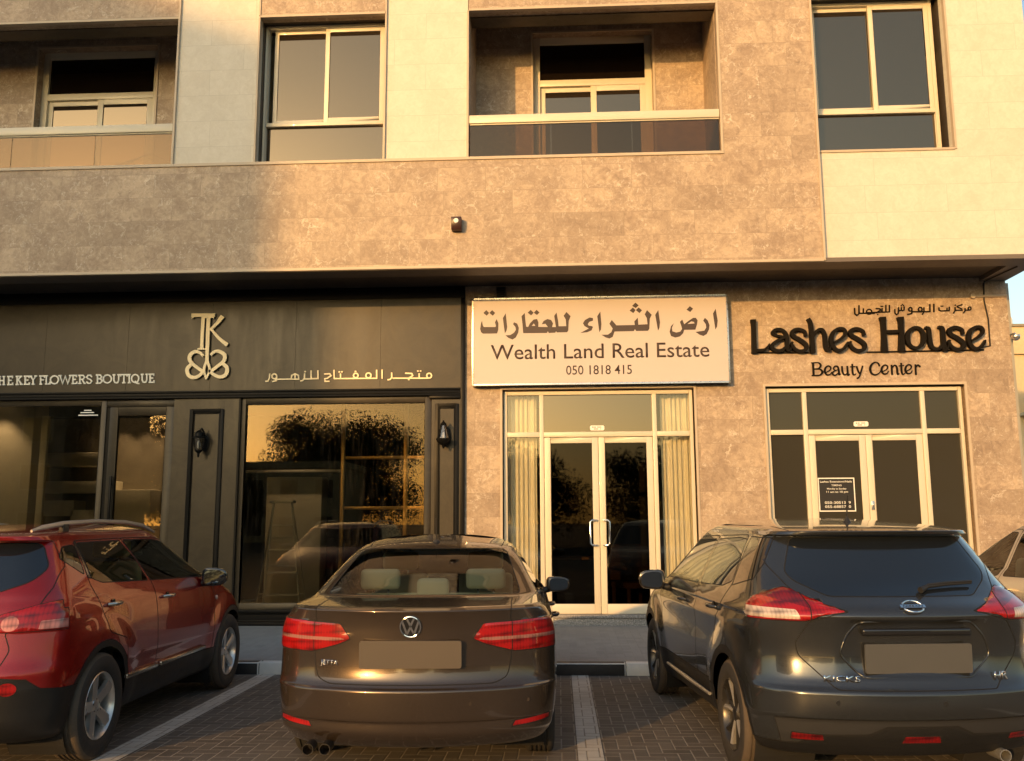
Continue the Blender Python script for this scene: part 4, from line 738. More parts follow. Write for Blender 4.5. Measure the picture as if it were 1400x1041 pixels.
# ------------------------------------------------------------------ signs and lettering
def ink(name, strokes, y, depth, mat, parent, smooth=True, bevel=0):
    mb = MB()
    for k, st in enumerate(strokes): mb.ribbon(st, y, depth + .0004 * (k % 6), smooth)
    return mb.build(name, mat, parent)
def signs():
    # wall letters of the beauty centre
    t = thing('beauty_salon_sign', 'large dark art nouveau letters reading Lashes House on the stone wall', 'sign', (0, 0, 0))
    ink('main_lettering', STROKE_LASHES, FY - .02, .07, M['dark_letter'], t)
    ink('mounting_rail', STROKE_LASHES_RAIL, FY - .002, .025, M['dark_letter'], t, False)
    ink('sub_lettering', STROKE_BEAUTY, FY - .002, .016, M['dark_letter'], t)
    ink('arabic_lettering', STROKE_LASHES_AR, FY - .002, .016, M['dark_letter'], t, False)
    # light box of the estate agent
    t = thing('estate_agent_sign', 'pale rectangular light box sign with dark brown Arabic and English lettering', 'sign', (0, 0, 0))
    x0, x1, z0, z1, y = -1.19, 2.395, 3.465, 4.715, 12.60
    MB().box(x0 + .025, x1 - .025, y, y + .02, z0 + .025, z1 - .025).build('face_panel', M['sign_face'], t)
    f = MB(); bars(f, x0, x1, z0, z1, .025, y - .006, FY - .002); f.box(x0 + .025, x1 - .025, y + .05, FY - .003, z0 + .025, z1 - .025); f.build('casing', M['steel'], t, bevel=.003)
    mb = MB()
    for k, p in enumerate(STROKE_WEALTH_POLY): mb.prism(p, 'y', y - .003, y - .0002, 0, STROKE_WEALTH_HOLES.get(k))
    mb.build('arabic_lettering', M['sign_text'], t)
    text_obj('english_lettering', 'Wealth Land Real Estate', -.924, 2.115, 3.834, y - .0002, M['sign_text'], t, .205, .003, offset=.004)
    text_obj('phone_number', '050 1818 415', .128, 1.040, 3.605, y - .0002, M['sign_text'], t, .128, .003, offset=.002)
    # boutique letters
    t = thing('boutique_name_sign', 'white serif letters reading The Key Flowers Boutique on the bronze fascia', 'sign', (0, 0, 0))
    ink('lettering', STROKE_KEY, FY - .031, .015, M['white_letter'], t, False)
    t = thing('boutique_arabic_sign', 'pale Arabic boutique name on the bronze fascia above the display window', 'sign', (0, 0, 0))
    ink('lettering', STROKE_BOUTIQUE_AR, FY - .031, .015, M['gold'], t, False)
    t = thing('monogram_sign', 'pale gold TK monogram with looping hearts on the bronze fascia', 'sign', (0, 0, 0))
    ink('monogram', STROKE_TK, FY - .055, .02, M['gold'], t)
    st = MB()
    for x, z in ((-5.0, 4.4), (-5.1, 3.75), (-4.85, 3.75)): st.tube([(x, FY - .056, z), (x, FY - .03, z)], .008, 6)
    st.build('stand_off', M['black_metal'], t)
    # opening hours on the salon door
    t = thing('opening_hours_notice', 'small dark notice with white border and opening hours on the salon door', 'notice', (0, 0, 0))
    y = FY + .089; x0, x1, z0, z1 = 3.565, 4.06, 1.70, 2.16
    f = MB(); bars(f, x0, x1, z0, z1, .014, y - .0015, y); f.build('border', M['white_letter'], t)
    MB().box(x0 + .014, x1 - .014, y - .0008, y, z0 + .014, z1 - .014).build('panel', M['black_matt'], t)
    for body, a, b, z, h in (('Lashes Extensions/Nails', .03, .46, .395, .026), ('TIMING', .18, .32, .345, .024), ('Monday to Sunday', .12, .38, .30, .022), ('11 am to 10 pm', .11, .40, .255, .026), ('050-3051319', .08, .43, .105, .034), ('055-6885710', .08, .43, .05, .034)):
        text_obj('lettering', body, x0 + a, x0 + b, z0 + z, y - .0009, M['white_letter'], t, h, .001, offset=.01)
    # cable and conduit by the salon sign
    mb = MB(); mb.tube([(6.06, 11.98, 4.868), (5.97, 12.71, 4.865), (5.97, FY - .012, 4.84), (5.955, FY - .012, 4.6), (5.99, FY - .012, 4.33), (5.985, FY - .012, 3.955), (5.86, FY - .012, 3.93)], .011, 6)
    tag(mb.build('sign_cable', M['black_matt'], smooth=60), 'black cable running from the soffit down to the salon letters', 'cable')
    mb = MB(); mb.tube([(5.80, FY - .02, 4.66), (6.26, FY - .02, 4.66)], .018, 8); mb.lathe([(.034, -.04), (.034, 0)], (5.80, FY - .005, 4.66), 'y', 12)
    tag(mb.build('conduit', M['trim'], smooth=40), 'short horizontal stone coloured conduit above the salon letters', 'pipe')
    # little boxes on the wall
    t = thing('wall_spotlight', 'small dark box light with a round lens on the brown stone band', 'light', (-1.295, UY, 5.46))
    pr = [(-.0, .085), (-.13, .085), (-.13, -.02), (-.10, -.085), (0, -.085)]
    MB().prism([(a, b) for a, b in pr], 'x', -.068, .068).build('housing', plain('dark_red_brown_metal', (.05, .018, .014), .4), t, bevel=.006)
    MB().lathe([(.03, -.138), (.034, -.131)], (0, 0, .028), 'y', 16).build('lens', M['white_letter'], t, smooth=40)
    t = thing('vent_box', 'small square black vent box high on the shop wall', 'vent', (-.785, FY, 4.835))
    MB().box(-.065, .065, -.05, -.001, -.068, .068).build('casing', M['black_matt'], t, bevel=.005)
    m = MB()
    for k in range(4): m.box(-.05, .05, -.055, -.0505, -.045 + k * .026, -.035 + k * .026)
    m.build('louvre', M['black_metal'], t)
signs()

# ------------------------------------------------------------------ wall lanterns
def lantern(x, z, up, label):
    t = thing('wall_lantern', label, 'lantern', (x, FY - .032, z), group='wall lanterns on the boutique piers')
    m = MB(); n = 8
    m.prism([(-.055 * math.sin(2 * math.pi * k / n) * .9, .105 * math.cos(2 * math.pi * k / n)) for k in range(n)], 'y', -.018, 0)
    m.build('back_plate', M['black_metal'], t, bevel=.004)
    cx, cy = -.03, -.13
    m = MB()
    if not up: m.tube([(0, -.018, .03), (0, -.06, .13), (-.01, -.11, .17), (cx, cy, .14)], .011, 8)
    else: m.tube([(0, -.018, -.05), (0, -.07, -.12), (cx, cy, -.14)], .011, 8)
    m.build('arm', M['black_metal'], t, smooth=50)
    s = -1 if up else 1
    cap = [(.01, .15), (.028, .14), (.05, .115), (.052, .075), (.085, .06), (.085, .052), (.05, .05)]
    if up: cap = [(.008, .17), (.014, .15), (.03, .135), (.038, .118), (.035, .11)]
    m = MB(); m.lathe(cap, (cx, cy, 0), 'z', 12); m.build('cap', M['black_metal'], t, smooth=35)
    zt, zb, rt, rb = (.05, -.09, .07, .042) if not up else (.11, -.05, .034, .072)
    m = MB(); m.lathe([(rt * .95, zt), (rb * .95, zb)], (cx, cy, 0), 'z', 6, cap=False); m.build('glass', clear_glass('lantern_glass', (.75, .75, .72), .08), t)
    m = MB()
    for k in range(6):
        a = 2 * math.pi * k / 6; m.tube([(cx + rt * math.cos(a), cy + rt * math.sin(a), zt), (cx + rb * math.cos(a), cy + rb * math.sin(a), zb)], .005, 5)
    m.build('glazing_bars', M['black_metal'], t)
    m = MB()
    if not up: m.lathe([(.048, -.085), (.046, -.10), (.02, -.12), (.012, -.135), (.016, -.15), (.004, -.175)], (cx, cy, 0), 'z', 12)
    else: m.lathe([(.09, -.045), (.09, -.055), (.07, -.09), (.045, -.115), (.02, -.125), (.013, -.15), (.003, -.165)], (cx, cy, 0), 'z', 12)
    m.build('finial', M['black_metal'], t, smooth=35)
    m = MB(); m.lathe([(.004, -.06), (.018, -.05), (.02, .0), (.014, .03), (.003, .04)], (cx, cy, -.01), 'z', 10); m.build('bulb', plain('frosted_bulb', (.8, .8, .8), .3), t, smooth=60)
    t.scale = (1.18, 1.18, 1.18)
    return t
lantern(-4.99, 2.70, False, 'black wall lantern with a domed cap hanging on the left boutique pier')
lantern(-1.545, 2.78, True, 'black upright wall lantern on the narrow right boutique pier')
# ------------------------------------------------------------------ cars
CS = 1.02
def shell(keys, taper=.05, deform=None):
    """a car body as a stack of plan outlines: key = (z, rear x, front x, half width, rear bow, rear corner, front bow, front corner[, 'c'])"""
    segs = [[]]
    for k in keys:
        segs[-1].append(tuple(k[:8]))
        if len(k) > 8: segs.append([tuple(k[:8])])
    rows = []
    for s in segs:
        if len(s) < 2: continue
        dense = []
        for a, b in zip(s, s[1:]): pass
        c = catmull(s, 5)
        rows += c if not rows else c[1:]
    def half(row):
        z, xr, xf, w, br, rr, bf, rf = row; P = []
        def bez(p0, p1, p2, p3, n, first):
            for i in range(0 if first else 1, n + 1):
                t = i / n; u = 1 - t
                P.append((u ** 3 * p0[0] + 3 * u * u * t * p1[0] + 3 * u * t * t * p2[0] + t ** 3 * p3[0], u ** 3 * p0[1] + 3 * u * u * t * p1[1] + 3 * u * t * t * p2[1] + t ** 3 * p3[1]))
        rr = min(rr, w * .7); rf = min(rf, w * .7)
        for i in range(13):
            y = (w - rr) * i / 12; P.append((xr + br * (y / (w - rr)) ** 2.2, y))
        sl = 2.2 * br / (w - rr); h = rr * .5
        bez((xr + br, w - rr), (xr + br + sl * h, w - rr + h), (xr + br + rr * 1.15 - h, w), (xr + br + rr * 1.15, w), 10, False)
        xa = xr + br + rr * 1.15; xb = xf - bf - rf * 1.15
        for i in range(1, 61): P.append((xa + (xb - xa) * i / 60, w))
        sl = 2.2 * bf / (w - rf); h = rf * .5
        bez((xb, w), (xb + h, w), (xf - bf - sl * h, w - rf + h), (xf - bf, w - rf), 10, False)
        for i in range(1, 13):
            y = (w - rf) * (1 - i / 12); P.append((xf - bf * (y / (w - rf)) ** 2.2, y))
        return P
    bm = bmesh.new(); L = []
    for row in rows:
        hp = half(row); lp = hp + [(x, -y) for x, y in hp[-2:0:-1]]; ring = []
        for x, y in lp:
            y *= 1 - taper * (max(0, abs(x - 2.1) - .9) / 1.4) ** 2
            p = Vector((x, y, row[0]))
            if deform: p = deform(p)
            ring.append(bm.verts.new(p * CS))
        L.append(ring)
    n = len(L[0])
    for A, C in zip(L, L[1:]):
        for k in range(n): bm.faces.new((A[k], A[(k + 1) % n], C[(k + 1) % n], C[k]))
    top = L[-1]; c = bm.verts.new(sum((v.co for v in top), Vector()) / n + Vector((0, 0, .001)))
    for k in range(n): bm.faces.new((top[k], top[(k + 1) % n], c))
    bmesh.ops.recalc_face_normals(bm, faces=bm.faces)
    bm.faces.layers.int.new('tag'); bm.normal_update()
    return bm

def inside(p, poly):
    r = False; j = len(poly) - 1
    for i in range(len(poly)):
        if (poly[i][1] > p[1]) != (poly[j][1] > p[1]) and p[0] < (poly[j][0] - poly[i][0]) * (p[1] - poly[i][1]) / (poly[j][1] - poly[i][1]) + poly[i][0]: r = not r
        j = i
    return r
AX = {'x': (1, 2), 'y': (0, 2), 'z': (0, 1)}
def cut(bm, tg, poly, axis, test, only=None):
    """cuts the body mesh along a polygon seen along an axis and tags the faces inside"""
    ly = bm.faces.layers.int['tag']; a, b = AX[axis]
    poly = [(p[0] * CS, p[1] * CS) for p in poly]
    x0, x1 = min(p[0] for p in poly) - .004, max(p[0] for p in poly) + .004; y0, y1 = min(p[1] for p in poly) - .004, max(p[1] for p in poly) + .004
    fs = []
    for f in bm.faces:
        if not test(f.calc_center_median() / CS, f.normal): continue
        us = [v.co[a] for v in f.verts]; vs = [v.co[b] for v in f.verts]
        if max(us) < x0 or min(us) > x1 or max(vs) < y0 or min(vs) > y1: continue
        fs.append(f)
    n = len(poly)
    for i in range(n):
        p, q = poly[i], poly[(i + 1) % n]
        no = [0, 0, 0]; no[a] = q[1] - p[1]; no[b] = -(q[0] - p[0]); co = [0, 0, 0]; co[a] = p[0]; co[b] = p[1]
        if no[a] == 0 and no[b] == 0: continue
        # only faces near this edge need the cut
        ex0, ex1 = min(p[0], q[0]) - .002, max(p[0], q[0]) + .002; ey0, ey1 = min(p[1], q[1]) - .002, max(p[1], q[1]) + .002
        near, far = [], []
        for f in fs:
            us = [v.co[a] for v in f.verts]; vs = [v.co[b] for v in f.verts]
            (far if (max(us) < ex0 or min(us) > ex1 or max(vs) < ey0 or min(vs) > ey1) else near).append(f)
        es = {e for f in near for e in f.edges}; vv = {v for f in near for v in f.verts}
        r = bmesh.ops.bisect_plane(bm, geom=list(vv) + list(es) + near, plane_co=co, plane_no=no, dist=1e-5)
        fs = far + [g for g in r['geom'] if isinstance(g, bmesh.types.BMFace)]
        fs = list(dict.fromkeys(fs))
    for f in fs:
        if not f.is_valid: continue
        c = f.calc_center_median()
        if (only is None or f[ly] in only) and test(c / CS, f.normal) and inside((c[a], c[b]), poly): f[ly] = tg
def rear(xmax): return lambda c, n: c.x < xmax
def side(s): return lambda c, n: c.y * s > .35 and abs(n.y) > .12
def front(xmin): return lambda c, n: c.x > xmin
def mirror(p): return [(-a, b) for a, b in p]
def smooth_poly(p, sub=4):
    n = len(p); q = [p[-1]] + list(p) + [p[0], p[1]]
    out = []
    for i in range(1, n + 1):
        seg = catmull([q[i - 1], q[i], q[i + 1], q[i + 2]], sub); out += seg[sub:2 * sub]
    return out
def round_poly(p, r, seg=3):
    out = []; n = len(p)
    for i in range(n):
        a, b, c = Vector(p[i - 1]), Vector(p[i]), Vector(p[(i + 1) % n])
        d1, d2 = (a - b), (c - b); k = min(r, d1.length * .45, d2.length * .45)
        s, e = b + d1.normalized() * k, b + d2.normalized() * k
        for t in range(seg + 1):
            u = t / seg; out.append(tuple((1 - u) ** 2 * s + 2 * u * (1 - u) * b + u * u * e))
    return out

PAIRED = ('rear_door', 'front_door', 'rear_side_window', 'front_side_window', 'quarter_window', 'headlamp', 'pillar_trim', 'cladding', 'reflector')
def finish(bm, root, table, seam_pairs=None, seam_w=.0032):
    """splits the tagged body mesh into part objects that keep the whole body's shading; table: tag -> (name, material, label)"""
    bm.normal_update(); ly = bm.faces.layers.int['tag']; parts = {}
    # dark gaps between panels
    mb = MB()
    for e in bm.edges:
        if len(e.link_faces) != 2: continue
        t0, t1 = e.link_faces[0][ly], e.link_faces[1][ly]
        if t0 == t1 or t0 < 0 or t1 < 0: continue
        if seam_pairs and not seam_pairs(t0, t1): continue
        nn = (e.link_faces[0].normal + e.link_faces[1].normal).normalized(); p, q = e.verts[0].co, e.verts[1].co
        d = (q - p); 
        if d.length < 1e-6: continue
        d.normalize(); s = nn.cross(d) * seam_w; o = nn * .0012
        mb.face([mb.bm.verts.new(v) for v in (p - s + o - d * .0006, q - s + o + d * .0006, q + s + o + d * .0006, p + s + o - d * .0006)])
    mb.build('panel_gap', M['seam'], root)
    groups = {}
    for f in bm.faces:
        if f[ly] >= 0:
            y = f.calc_center_median().y; k = 0
            if table[f[ly]][0] in PAIRED: k = 1 if y > .2 else -1 if y < -.2 else 0
            groups.setdefault((f[ly], k), []).append(f)
    for (tg, _), fs in groups.items():
        name, mat, label = (table[tg] + (None,))[:3]
        idx = {}; co = []; no = []; pol = []
        for f in fs:
            r = []
            for v in f.verts:
                if v not in idx: idx[v] = len(co); co.append(v.co.copy()); no.append(v.normal.copy())
                r.append(idx[v])
            pol.append(r)
        me = bpy.data.meshes.new(name); me.from_pydata(co, [], pol); me.polygons.foreach_set('use_smooth', [True] * len(pol)); me.update()
        me.normals_split_custom_set_from_vertices(no); me.materials.append(mat)
        o = link(name, me, root)
        if label: o['label'] = label
        parts[tg if tg not in parts else (tg, len(parts))] = o
    bm.free(); return parts

def arch(bm, xc, zc, r):
    p = [(xc + r * math.cos(a), zc + r * math.sin(a)) for a in [2 * math.pi * k / 36 for k in range(36)]]
    for s in (1, -1): cut(bm, -1, p, 'y', lambda c, n, s=s: c.y * s > .45)
def drop(bm):
    ly = bm.faces.layers.int['tag']; bmesh.ops.delete(bm, geom=[f for f in bm.faces if f[ly] == -1], context='FACES')

def wheel(root, x, y, z, Rt, wd, rim, style, dusty=False):
    """tyre and alloy rim; y > 0 is the left side"""
    s = 1 if y > 0 else -1
    w = bpy.data.objects.new('wheel', None); col.objects.link(w); w.parent = root; w.location = (x * CS, y * CS, z * CS); w.empty_display_size = .1
    Rt *= CS; wd *= CS; rim *= CS; h = wd / 2
    prof = [(rim * .97, h * .80), (rim + .008, h * .93), (rim + (Rt - rim) * .45, h * 1.0), (Rt - .022, h * .93), (Rt - .006, h * .80), (Rt, h * .66)]
    tread = []
    for g in (.45, .15, -.15, -.45): tread += [(Rt, h * (g + .09)), (Rt - .008, h * (g + .06)), (Rt - .008, h * (g - .06)), (Rt, h * (g - .09))]
    pr = prof + tread + [(r, -q) for r, q in prof[::-1]]
    mb = MB(); mb.lathe(pr, (0, 0, 0), 'y', 48, 0, cap=False)
    for f in mb.bm.faces:
        if math.hypot(f.calc_center_median().x, f.calc_center_median().z) > Rt - .018: f.material_index = 1
    mb.build('tyre', [M['rubber'], M['dust_rubber'] if dusty else M['rubber']], w, smooth=40)
    mb = MB(); f = s * h
    mb.lathe([(rim * .99, f * .86), (rim * .965, f * .90), (rim * .93, f * .80), (rim * .90, f * .3), (rim * .90, -f * .8)], (0, 0, 0), 'y', 40, 0, cap=False)
    def spoke(a, r0, r1, w0, w1, y0, y1, th, twist=0, m=0):
        pts = []
        for r, ww, yy, tw in ((r0, w0, y0, 0), ((r0 + r1) / 2, (w0 + w1) / 2 * .92, y0 * .45 + y1 * .55, twist / 2), (r1, w1, y1, twist)):
            aa = a + tw; c, d = math.cos(aa), math.sin(aa); tx, tz = -d, c
            ring = [mb.bm.verts.new((r * c + tx * k * ww, yy - e * s * th + (0 if abs(k) < .4 else -s * .006), r * d + tz * k * ww)) for k, e in ((-.5, 0), (0, -.15), (.5, 0), (.5, 1), (-.5, 1))]
            pts.append(ring)
        for A, C in zip(pts, pts[1:]):
            for k in range(5): mb.face([A[k], A[(k + 1) % 5], C[(k + 1) % 5], C[k]], m)
        mb.face(pts[0], m); mb.face(pts[-1][::-1], m)
    if style == 'five':
        for k in range(5): spoke(math.pi / 2 + k * 2 * math.pi / 5 + .25, rim * .15, rim * .935, rim * .30, rim * .40, f * .62, f * .80, .03)
    elif style == 'turbine':
        for k in range(5):
            a = math.pi / 2 + k * 2 * math.pi / 5
            spoke(a - .13, rim * .18, rim * .93, rim * .10, rim * .16, f * .60, f * .78, .025, -.16, 2); spoke(a + .13, rim * .18, rim * .93, rim * .10, rim * .16, f * .60, f * .78, .025, .16)
    else:
        for k in range(10): spoke(k * 2 * math.pi / 10, rim * .18, rim * .93, rim * .13, rim * .10, f * .60, f * .78, .025)
    mb.lathe([(.001, f * .70), (rim * .12, f * .70), (rim * .20, f * .64), (rim * .24, f * .50), (rim * .24, f * .2)], (0, 0, 0), 'y', 24)
    for k in range(5):
        a = 2 * math.pi * k / 5 + .3; mb.lathe([(.009, f * .66), (.009, f * .60)], (rim * .16 * math.cos(a) * 1.05, 0, rim * .16 * math.sin(a) * 1.05), 'y', 8, 1)
    mb.build('rim', [M['alloy'] if style != 'turbine' else M['alloy_dark'], M['plastic'], M['alloy']], w, smooth=35)
    mb = MB(); mb.lathe([(rim * .70, f * .25), (rim * .70, f * .1)], (0, 0, 0), 'y', 32); mb.lathe([(rim * .88, -f * .2), (rim * .88, -f * .3)], (0, 0, 0), 'y', 24, 1)
    mb.build('brake_disc', [M['steel'], M['well']], w, smooth=40)
    return w

def underbody(root, x0, x1, hw, z, wheels, Rw, yin):
    mb = MB()
    mb.box(x0 * CS, x1 * CS, -yin * CS, yin * CS, z * CS, (z + .08) * CS)
    for xc, zc in wheels:
        for s in (1, -1):
            ring = []
            for k in range(25):
                a = math.pi * (-.22 + 1.44 * k / 24)
                ring.append((xc + Rw * math.cos(a), zc + Rw * math.sin(a)))
            A = [mb.bm.verts.new(((px) * CS, s * (hw) * CS, pz * CS)) for px, pz in ring]; C = [mb.bm.verts.new((px * CS, s * yin * .62 * CS, pz * CS)) for px, pz in ring]
            for k in range(24): mb.face([A[k], A[k + 1], C[k + 1], C[k]])
            mb.face(C)
    # axle beams and silencer
    for xc, zc in wheels: mb.box((xc - .05) * CS, (xc + .05) * CS, -yin * CS * .62, yin * CS * .62, (zc - .06) * CS, (zc + .02) * CS)
    mb.build('underbody', M['well'], root)

def mirror_pod(root, x, y, z, wy, hz, mat, tilt=0):
    s = 1 if y > 0 else -1; mb = MB(); V = []; n = 20
    for d, k in ((-.005, .86), (.0, .97), (.02, 1.0), (.06, .98), (.10, .84), (.13, .55), (.145, .15)):
        ring = []
        for i in range(n):
            a = 2 * math.pi * i / n; c, e = math.cos(a), math.sin(a)
            ring.append(mb.bm.verts.new((d, math.copysign(abs(c) ** .6, c) * wy * k + s * d * -.15, math.copysign(abs(e) ** .6, e) * hz * k * (1 + .18 * c * s * -1))))
        V.append(ring)
    for A, C in zip(V, V[1:]):
        for i in range(n): mb.face([A[i], A[(i + 1) % n], C[(i + 1) % n], C[i]])
    mb.face(V[0]); mb.face(V[-1][::-1])
    o = mb.build('wing_mirror', mat, root, smooth=50); o.location = (x * CS, y * CS, z * CS); o.rotation_euler = (0, 0, s * R(-6))
    mb = MB(); pl = []
    for i in range(n):
        a = 2 * math.pi * i / n; c, e = math.cos(a), math.sin(a)
        pl.append(mb.bm.verts.new((-.0075, math.copysign(abs(c) ** .6, c) * wy * .80, math.copysign(abs(e) ** .6, e) * hz * .78 * (1 + .18 * c * s * -1))))
    mb.face(pl); mb.build('mirror_glass', M['mirror'], o)
    mb = MB(); mb.tube([(.05, -s * wy * .7, -hz * .6), (.05, -s * (wy + .06), -hz * .95), (.05, -s * (wy + .12), -hz * 1.05)], [.03, .028, .03], 8)
    mb.build('mirror_arm', M['plastic'], o, smooth=50)
    return o
M['mirror'] = mirror_glass('mirror_face', (.30, .36, .43), (.01, .01, .01), .35)

def on_surface(parts, origin, direction):
    """first hit of a ray with the finished body parts, in car space"""
    best = None
    for o in parts:
        hit, loc, nor, _ = o.ray_cast(Vector(origin) * CS, Vector(direction))
        if hit:
            d = (loc - Vector(origin) * CS).length
            if best is None or d < best[0]: best = (d, loc, nor)
    return best
def badge_frame(parts, y, z, x_from=-1.0):
    h = on_surface(parts, (x_from, y, z), (1, 0, 0)); return h[1], h[2]
def stick(root, name, mb, mats, loc, tilt, smooth=40):
    """a small emblem modelled facing -x at the origin, laid on the rear surface"""
    o = mb.build(name, mats, root, smooth=smooth); o.location = loc; o.rotation_euler = (0, tilt, 0); return o
def rear_text(root, name, body, y_left, y_right, z, parts, mat, height):
    loc, nor = badge_frame(parts, (y_left + y_right) / 2, z)
    w = (y_left - y_right) * CS
    o = text_obj(name, body, 0, w, 0, 0, mat, root, height * CS, .004, offset=.012)
    th = math.atan2(nor.x, -nor.y)
    o.rotation_euler = (0, 0, th); o.location = loc + nor * .002 + Matrix.Rotation(th, 3, 'Z') @ Vector((-w / 2, 0, 0))
    return o
def handle(root, parts, x, z, s, mat, ln=.16):
    h = on_surface(parts, (x, s * 2, z), (0, -s, 0))
    if not h: return
    y = h[1].y
    mb = MB(); a = ln / 2
    mb.tube([(-a, 0, 0), (-a + .015, s * .032, .002), (0, s * .042, .004), (a - .015, s * .032, .002), (a, 0, 0)], [.011, .014, .015, .014, .011], 8)
    o = mb.build('door_handle', mat, root, smooth=60); o.location = (x * CS, y, z * CS)
    mb = MB(); mb.lathe([(.034, s * .0015), (.03, s * .002)], (.0, 0, 0), 'y', 16); mb.build('handle_cup', M['seam'], o)
def plate(root, parts, y0, y1, z0, z1, mat):
    loc, nor = badge_frame(parts, (y0 + y1) / 2, (z0 + z1) / 2)
    mb = MB(); w, h = abs(y1 - y0) / 2 * CS, (z1 - z0) / 2 * CS
    mb.prism(round_poly([(-w, -h), (w, -h), (w, h), (-w, h)], .015), 'x', -.012, .004)
    o = mb.build('licence_plate', mat, root, smooth=40); o.location = loc + Vector((-.006, 0, 0)); o.rotation_euler = (0, R(-3), 0)
    return o
def seat(root, x, y, z, mat, wdt=.5, back=.62, name='seat'):
    mb = MB(); mb.box(x - .25, x + .25, y - wdt / 2, y + wdt / 2, z, z + .16)
    o = mb.build(name, mat, root, bevel=.05, seg=3)
    mb = MB(); mb.prism([(x - .25, z + .14), (x - .13, z + .14), (x - .30, z + .14 + back), (x - .40, z + .14 + back)], 'y', y - wdt / 2 + .02, y + wdt / 2 - .02)
    mb.build('backrest', mat, o, bevel=.04, seg=3)
    return o
def headrest(root, x, y, z, mat, parent=None, w=.26, h=.17):
    mb = MB(); mb.box(x - .05, x + .05, y - w / 2, y + w / 2, z, z + h); o = mb.build('headrest', mat, parent or root, bevel=.035, seg=3)
    mb = MB()
    for s in (-.06, .06): mb.tube([(x, y + s, z + .02), (x, y + s, z - .09)], .007, 6)
    mb.build('headrest_post', M['chrome'], o)
    return o
def interior(root, mat, rows, sill, dash_x, zs):
    """simple cabin: seats with headrests, dashboard and steering wheel"""
    for (x, ys, wd, back) in rows:
        for y in ys:
            s = seat(root, x, y, sill, mat, wd, back)
            for yy in ([y] if wd < .8 else [-.40, 0, .40]): headrest(root, x - .38, yy, sill + .14 + back + (.03 if yy else -.04), mat, s, .30 if yy else .24, .15)
    MB().prism([(dash_x - .05, zs - .35), (dash_x + .5, zs - .35), (dash_x + .5, zs - .02), (dash_x + .1, zs + .02), (dash_x - .05, zs - .08)], 'y', -.66, .66).build('dashboard', M['seat_dark'], root, bevel=.03)
    mb = MB(); mb.tube([(dash_x - .12 + .06 * math.sin(a), .36 + .18 * math.cos(a), zs - .03 + .18 * math.sin(a)) for a in [2 * math.pi * k / 24 for k in range(24)]], .014, 8, closed=True)
    mb.tube([(dash_x - .12, .20, zs - .03), (dash_x - .12, .52, zs - .03)], .016, 6); mb.tube([(dash_x - .12, .36, zs - .03), (dash_x + .05, .36, zs - .06)], .03, 8)
    mb.build('steering_wheel', M['seat_dark'], root, smooth=50)
def place(root, x, y, deg):
    """car space is x forward, y left"""
    root.location = (x, y, 0); root.rotation_euler = (0, 0, math.pi / 2 - R(deg))
def lamp_bulge(bm, tags, d):
    ly = bm.faces.layers.int['tag']; bm.normal_update()
    vs = {v for f in bm.faces if f[ly] in tags for v in f.verts if all(g[ly] in tags for g in v.link_faces)}
    for v in vs: v.co += v.normal * d

def roof_seam(root, parts, s, xy):
    pts = []
    for x, y in xy:
        h = on_surface(parts, (x, s * y, 3), (0, 0, -1))
        if h: pts.append(h[1] - Vector((0, 0, .003)))
    MB().tube(catmull([tuple(p) for p in pts], 3), .0055, 6).build('roof_seam', M['seam'], root)
